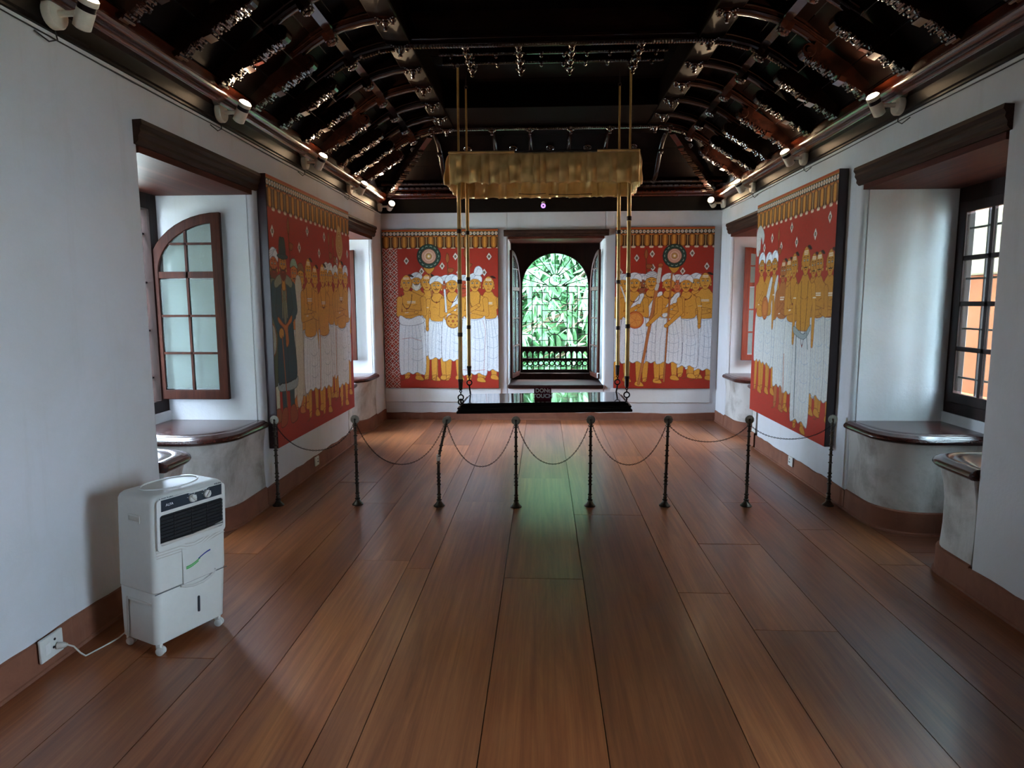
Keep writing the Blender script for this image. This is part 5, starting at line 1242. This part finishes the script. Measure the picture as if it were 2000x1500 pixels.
for (a, b) in (((cx0, cy0), (cx0, cy1)), ((cx1, cy0), (cx1, cy1)), ((cx0, cy1), (cx1, cy1))): pp.tube([(a[0], a[1], 2.983), (b[0], b[1], 2.983)], 0.010, 8)
pp.build('gold_piping', 'gold', CN, smooth=True)
MB().tube([(-0.26, cy0 - 0.004, 2.984), (0.47, cy0 - 0.004, 2.982)], 0.009, 8).build('frame_rod', 'black_cable', CN, smooth=True, label='bare black stretch of the canopy frame')
mb = MB()
for z, a, b in ((2.735, -0.25, 0.02), (2.728, 0.05, 0.48)): mb.tube([(a + (b - a) * i / 8, cy1 - 0.012, z - 0.006 * math.sin(PI * i / 8)) for i in range(9)], 0.003, 5)
mb.build('loose_cord', 'brass_dark', CN, smooth=True)

# the little notice standing on the swing
SG = empty('notice_sign', (-0.005, 6.21, Bz), 'small maroon notice reading DONt TOUCH standing on the swing board', 'sign')
MB().box(-0.087, 0.077, 6.206, 6.212, Bz + 0.001, Bz + 0.124).build('plate', 'sign', SG, bevel=0.002)
MB().box(-0.087, 0.077, 6.212, 6.25, Bz + 0.001, Bz + 0.005).build('foot', 'sign', SG)
def text(body, mat, parent, loc, rot, size, name='lettering', align='CENTER', bold=0.0):
    cu = bpy.data.curves.new(name, 'FONT'); cu.body = body; cu.size = size; cu.align_x = align; cu.extrude = 0.0008; cu.offset = bold; cu.materials.append(M[mat])
    tmp = bpy.data.objects.new(name, cu); COL.objects.link(tmp); bpy.context.view_layer.update()
    me = bpy.data.meshes.new_from_object(tmp.evaluated_get(bpy.context.evaluated_depsgraph_get())); bpy.data.objects.remove(tmp)
    o = bpy.data.objects.new(name, me); COL.objects.link(o); o.parent = parent; o.location = Vector(loc) - world_loc(parent); o.rotation_euler = rot; return o
text('DONt', 'white_text', SG, (-0.005, 6.204, Bz + 0.074), (PI / 2, 0, 0), 0.053, bold=0.0018)
text('TOUCH', 'white_text', SG, (-0.005, 6.204, Bz + 0.022), (PI / 2, 0, 0), 0.053, bold=0.0018)

# ------------------------------------------------------------------ air cooler
CO, CA = Vector((-1.805, 2.804, 0)), math.radians(65.2)
cu_, cv_ = Vector((math.cos(CA), math.sin(CA), 0)), Vector((-math.sin(CA), math.cos(CA), 0))
CW, CD, CH = 0.378, 0.285, 0.770
def cp(x, y, z): return tuple(CO + cu_ * (x * 1.045) + cv_ * y + Vector((0.0194 * (z - 0.05), 0.044 * (z - 0.05), z)))
AC = empty('air_cooler', tuple(CO + cu_ * CW / 2 + cv_ * CD / 2), 'white air cooler on castors with a dark louvred front, by the left wall', 'air cooler')
def rrect(x0, x1, y0, y1, r, n=5):
    pts = []
    for (cx_, cy_, a0) in ((x1 - r, y0 + r, -PI / 2), (x1 - r, y1 - r, 0), (x0 + r, y1 - r, PI / 2), (x0 + r, y0 + r, PI)):
        for i in range(n + 1): a = a0 + PI / 2 * i / n; pts.append((cx_ + r * math.cos(a), cy_ + r * math.sin(a)))
    return pts
def cbody(levels, name, mat, bulge=0.0):
    rs = []
    for z, e in levels: rs.append([cp(x, y - (bulge * (1 - ((x - CW / 2) / (CW / 2)) ** 2) if y < 0.03 else 0), z) for x, y in rrect(e, CW - e, e, CD - e, 0.030)])
    return MB().rings(rs).build(name, mat, AC, smooth=True)
cbody([(0.052, 0.016), (0.058, 0.008), (0.30, 0.002), (0.306, 0.006)], 'water_tank', 'white_plastic')
cbody([(0.306, 0.006), (0.312, 0.0), (0.735, 0.0), (0.752, 0.006), (0.763, 0.016), (0.769, 0.032), (0.770, 0.05)], 'housing', 'white_plastic')
def cbox(x0, x1, y0, y1, z0, z1, mb=None):
    mb = mb or MB(); vs = [cp(x, y, z) for x in (x0, x1) for y in (y0, y1) for z in (z0, z1)]
    return mb.add(vs, [(0, 1, 3, 2), (4, 6, 7, 5), (0, 4, 5, 1), (2, 3, 7, 6), (0, 2, 6, 4), (1, 5, 7, 3)])
def cplate(pts, y0, y1, mb=None):
    mb = mb or MB(); return mb.rings([[cp(x, y, z) for x, z in pts] for y in (y0, y1)])
def rr2(x0, x1, z0, z1, r): return rrect(x0, x1, z0, z1, r, 4)
# raised front frame around panel and vent, then panel, knobs and vent
fo = rr2(0.012, 0.366, 0.505, 0.752, 0.02); fi = rr2(0.026, 0.352, 0.532, 0.676, 0.012)
mb = MB(); strip_frame(fo, fi, -0.010, 0.002, lambda x, z, t: cp(x, t, z), mb); mb.build('front_frame', 'white_plastic', AC, bevel=0.002)
MB().rings([[cp(x, y, z) for x, z in rr2(0.026, 0.352, 0.532, 0.676, 0.012)] for y in (-0.002, 0.0)]).build('vent_cavity', 'vent_black', AC)
gr = empty('vent_grille', (0, 0, 0)); gr.parent = AC; gr.location = (0, 0, 0)
for i in range(8):
    z = 0.548 + i * 0.0165; cbox(0.027, 0.351, -0.012, -0.003, z - 0.0016, z + 0.0016).build('louvre', 'grille_dark', gr)
mb = MB()
for x in (0.10, 0.19, 0.27): cbox(x - 0.003, x + 0.003, -0.006, -0.002, 0.533, 0.675, mb)
mb.build('louvre_stay', 'grille_dark', gr)
cplate([(0.026, 0.536), (0.10, 0.531), (0.19, 0.528), (0.28, 0.531), (0.352, 0.536), (0.352, 0.556), (0.28, 0.545), (0.19, 0.540), (0.10, 0.543), (0.026, 0.546)], -0.009, -0.002).build('dusty_lip', 'cord', gr, label='dusty lower lip of the vent')
cplate([(0.032, 0.694), (0.20, 0.694), (0.346, 0.694), (0.346, 0.748), (0.275, 0.748), (0.262, 0.742), (0.178, 0.742), (0.165, 0.748), (0.032, 0.748)], -0.012, -0.009).build('control_panel', 'panel_dark', AC, bevel=0.001)
for kx in (0.185, 0.262):
    kb = MB().lathe([(0.0185, 0), (0.0195, 0.002), (0.0185, 0.012), (0.016, 0.014)], 20, cp(kx, -0.012, 0.720), -cv_, xdir=cu_).build('knob', 'white_plastic', AC, smooth=True)
    mb = MB(); d = (cu_ * math.cos(2.3 if kx < 0.2 else 0.9) + Vector((0, 0, 1)) * math.sin(2.3 if kx < 0.2 else 0.9)).normalized()
    mb.obox(Vector(cp(kx, -0.028, 0.720)), d, cv_, d.cross(cv_), 0.016, 0.003, 0.004); mb.build('knob_grip', 'cord', kb)
    mb = MB()
    for a in range(5):
        aa = PI * (0.1 + 0.2 * a); c = Vector(cp(kx, -0.0125, 0.720)) + (cu_ * math.cos(aa) + Vector((0, 0, 1)) * math.sin(aa)) * 0.0245; mb.obox(c, cu_, cv_, (0, 0, 1), 0.0024, 0.0004, 0.0012)
    mb.build('dial_marks', 'white_text', AC)
crot = (PI / 2, 0, CA)
text('ALFA', 'white_text', AC, cp(0.072, -0.0128, 0.716), crot, 0.017)
text('A TATA Product', 'grey_text', AC, cp(0.024, -0.0108, 0.7525), crot, 0.010, align='LEFT')
text('VOLTAS', 'grey_text', AC, cp(0.325, -0.0108, 0.7520), crot, 0.011)
# wavy front moulding and the lip over the tank
mb = MB()
for q in range(4):
    z0 = 0.515 - q * 0.013; pts = [(0.012, z0), (0.13, z0 - 0.004), (0.16, z0 - 0.016), (0.20, z0 - 0.022), (0.24, z0 - 0.016), (0.275, z0), (0.32, z0 + 0.012), (0.366, z0 + 0.018)]
    mb.tube([cp(x, -0.001, z) for x, z in pts], 0.0018, 5)
mb.build('front_ribs', 'cord', AC, smooth=True)
mb = MB(); mb.rings([[cp(x, y, z) for x, z in ((0.135, zt), (0.16, zt), (0.27, zt), (0.30, zt))] + [cp(x, 0.004, zt) for x in (0.30, 0.135)] for zt, y in ((0.31, -0.010), (0.40, -0.008), (0.48, -0.002), (0.50, 0.002))]); mb.build('front_bulge', 'white_plastic', AC, smooth=True)
mb = MB()
pts = [(0.125, 0.304), (0.15, 0.292), (0.19, 0.282), (0.24, 0.282), (0.28, 0.294), (0.31, 0.318)]; mb.tube([cp(x, -0.004, z) for x, z in pts], 0.007, 8); mb.build('tank_grip', 'white_plastic', AC, smooth=True)
cbox(0.001, 0.377, -0.0012, 0.002, 0.3045, 0.3075).build('seam_line', 'grey_text', AC)
cplate(rr2(0.214, 0.224, 0.135, 0.215, 0.004), -0.0015, 0.003).build('water_gauge', 'panel_dark', AC)
def swoosh(w0, w1, dz, mat):
    n = 14; top = []; bot = []
    for i in range(n + 1):
        u = i / n; x = 0.150 + 0.128 * u; z = 0.402 + 0.012 * math.sin((u - 0.55) * PI * 1.1) * 1.2 + 0.010 * u + dz; th = 0.0065 * (1.0 - 0.25 * math.sin(PI * u))
        if w0 <= u <= w1: top.append((x, z + th / 2)); bot.append((x, z - th / 2))
    cplate(top + bot[::-1], -0.0112, -0.0095).build('logo', mat, AC)
swoosh(0, 0.60, 0.0, 'green_logo'); swoosh(0.50, 1.0, 0.004, 'blue_logo'); swoosh(0, 0.5, -0.008, 'green_logo')
# top recess ring, side handle, tank side recess
mb = MB(); mb.tube([cp(CW / 2 + 0.135 * math.cos(2 * PI * i / 32), CD / 2 + 0.02 + 0.095 * math.sin(2 * PI * i / 32), 0.771) for i in range(32)], 0.005, 6, closed=True); mb.build('top_ring', 'white_plastic', AC, smooth=True)
sd = lambda y, z, t: cp(t, y, z)
mb = MB(); strip_frame(rr2(0.095, 0.185, 0.632, 0.672, 0.006), rr2(0.103, 0.177, 0.640, 0.664, 0.004), -0.004, 0.002, sd, mb); mb.build('side_handle', 'white_plastic', AC)
MB().rings([[cp(t, y, z) for y, z in rr2(0.103, 0.177, 0.640, 0.664, 0.004)] for t in (-0.001, 0.001)]).build('handle_recess', 'cord', AC)
cbox(-0.0015, 0.001, 0.205, 0.218, 0.07, 0.262).build('side_groove', 'cord', AC)
cbox(-0.001, 0.001, 0.03, 0.218, 0.250, 0.262).build('side_step', 'white_plastic', AC)
for (x, y) in ((0.035, 0.03), (CW - 0.035, 0.03), (0.035, CD - 0.03), (CW - 0.035, CD - 0.03)):
    c = Vector(cp(x, y, 0.0)); ca = MB(); ca.box(c.x - 0.012, c.x + 0.012, c.y - 0.012, c.y + 0.012, 0.030, 0.058)
    o = ca.build('castor', 'white_plastic', AC, bevel=0.003)
    wx = cu_ * 0.9 + cv_ * 0.45
    wl = MB(); c2 = c + Vector((0, 0, 0.0205)) - cv_ * 0.010
    for e in (-1, 1): wl.lathe([(0.016, -0.006), (0.020, -0.004), (0.020, 0.004), (0.016, 0.006)], 14, c2 + wx.normalized() * e * 0.010, wx)
    wl.build('wheel', 'white_plastic', o, smooth=True)

# ------------------------------------------------------------------ sockets and the cooler's cord
def socket(x, y0, y1, z0, z1, s, label, switch=True):
    t = empty('wall_socket', (x, (y0 + y1) / 2, z0), label, 'socket', 'white sockets low on the walls')
    X = lambda d: x - s * d
    MB().box(*sorted((X(0), X(0.014))), y0, y1, z0, z1).build('plate', 'white_plastic', t, bevel=0.004)
    if switch:
        w, h = y1 - y0, z1 - z0
        MB().box(*sorted((X(0.012), X(0.0175))), y0 + w * 0.18, y0 + w * 0.40, z0 + h * 0.25, z0 + h * 0.75).build('switch', 'tape', t, bevel=0.002)
        mb = MB()
        for a, b in ((0.62, 0.72), (0.55, 0.40), (0.72, 0.40)): mb.lathe([(0.006, 0), (0.006, 0.0025)], 10, (X(0.0135), y0 + w * a, z0 + h * b), (-s, 0, 0))
        mb.build('socket_holes', 'vent_black', t)
    return t
socket(XL + 0.020, 2.640, 2.775, 0.058, 0.165, -1, 'white switched socket on the left skirting with a plug in it')
socket(XL + 0.014, 6.20, 6.30, 0.062, 0.150, -1, 'small white socket on the skirting beneath the left wall mural')
socket(XR - 0.014, 6.27, 6.38, 0.075, 0.165, 1, 'small white socket on the skirting beneath the right wall mural')
t = empty('power_cord', (-2.2, 2.75, 0.1), 'thin white cord plugged into the left skirting socket, running to the air cooler', 'cord')
MB().lathe([(0.010, 0), (0.016, 0.004), (0.014, 0.030), (0.006, 0.045)], 12, (XL + 0.036, 2.730, 0.098), (1, 0.25, 0.05)).build('plug', 'cord', t, smooth=True)
cpts = [(XL + 0.078, 2.742, 0.098), (XL + 0.10, 2.752, 0.085), (XL + 0.112, 2.775, 0.04), (XL + 0.115, 2.80, 0.012), (XL + 0.118, 2.84, 0.006), (XL + 0.13, 2.88, 0.006), (XL + 0.15, 2.92, 0.010), (XL + 0.175, 2.955, 0.02), (XL + 0.21, 2.965, 0.05)]
o = MB().tube(cpts, 0.0038, 8).build('flex', 'cord', t, smooth=True)

MB().box(-5.2, -4.9, 0.0, 6.4, -0.75, 5.2).build('left_sky_blocker', 'blocker_dark', kind='structure')  # unseen wall added to cut the sky light entering the left windows

# ------------------------------------------------------------------ the tree outside the arched window
TR = empty('tree', (0.4, 12.6, -0.75), 'leafy tree with long drooping leaves filling the arched window', 'tree')
mb = MB(); mb.tube([(1.9, 13.6, -0.78), (1.8, 13.5, 1.0), (1.7, 13.4, 2.2), (1.5, 13.2, 4.2)], 0.11, 10, taper=[0.14, 0.12, 0.09, 0.04]); mb.build('trunk', 'bark', TR, smooth=True)
r2 = random.Random(21); tips = []
for i in range(150):
    tips.append(Vector((r2.uniform(-1.3, 1.7), r2.uniform(11.2, 12.9), r2.uniform(-0.3, 3.4))))
br = MB()
for p in tips[:70]: q = Vector((1.75, 13.45, min(4.0, p.z + 0.5 + 0.3 * r2.random()))); m_ = p.lerp(q, 0.5) + Vector((0, 0, 0.12)); br.tube([q, m_, p], 0.012, 5, taper=[0.022, 0.014, 0.007])
br.build('branches', 'bark', TR, smooth=True)
def leaf_pts(L, W, droop):
    rows = []
    for i in range(6):
        u = i / 5; w = W * (math.sin(PI * min(1, u * 0.92 + 0.06)) ** 0.85) * 0.5 + (0.002 if i < 5 else 0.0005); x = L * u; z = -droop * u * u
        rows.append([(x, -w, z - 0.25 * w), (x, 0, z), (x, w, z - 0.25 * w)])
    vs = [p for r in rows for p in r]; fs = []
    for i in range(5):
        for j in range(2): a = i * 3 + j; fs.append((a, a + 3, a + 4, a + 1))
    return vs, fs
LM = []
for (L, W, dr) in ((0.30, 0.072, 0.10), (0.24, 0.060, 0.05), (0.34, 0.066, 0.16)):
    mb = MB(); mb.add(*leaf_pts(L, W, dr)); me = mb.mesh('leaf', 'leaf', True); LM.append((me, L, W, dr))
cnt = 0; stuff = MB()
cam_p = Vector((0, 0, 1.65))
def inwin(p):
    k = (D + 0.8) / p.y; x = p.x * k; z = 1.65 + (p.z - 1.65) * k; return -0.40 < x < 0.74 and 0.9 < z < 2.45
order = sorted(tips, key=lambda p: p.y)
for p in order:
    n = r2.randint(8, 12)
    for i in range(n):
        az = 2 * PI * i / n + r2.uniform(-0.3, 0.3); el = r2.uniform(-1.25, 0.35); me, L, W, dr = LM[r2.randint(0, 2)]
        Mx = Matrix.Translation(p + Vector((0, 0, r2.uniform(-0.04, 0.04)))) @ Matrix.Rotation(az, 4, 'Z') @ Matrix.Rotation(-el, 4, 'Y') @ Matrix.Rotation(r2.uniform(-0.7, 0.7), 4, 'X') @ Matrix.Scale(r2.uniform(0.75, 1.15), 4)
        if cnt < 300 and inwin(p):
            o = bpy.data.objects.new('leaf', me); COL.objects.link(o); o.parent = TR; o.matrix_local = Matrix.Translation(-world_loc(TR)) @ Mx; cnt += 1
        else:
            vs, fs = leaf_pts(L, W, dr); stuff.add([tuple(Mx @ Vector(v)) for v in vs], fs)
for i in range(9000):
    p = Vector((r2.uniform(-2.6, 3.0), r2.uniform(12.4, 14.0), r2.uniform(-0.2, 4.2))); me, L, W, dr = LM[r2.randint(0, 2)]
    Mx = Matrix.Translation(p) @ Matrix.Rotation(r2.uniform(0, 6.28), 4, 'Z') @ Matrix.Rotation(r2.uniform(-0.3, 1.3), 4, 'Y') @ Matrix.Rotation(r2.uniform(-0.7, 0.7), 4, 'X') @ Matrix.Scale(1.45, 4)
    vs, fs = leaf_pts(L, W, dr); stuff.add([tuple(Mx @ Vector(v)) for v in vs], fs)
stuff.build('foliage', 'leaf', TR, smooth=True, kind='stuff')
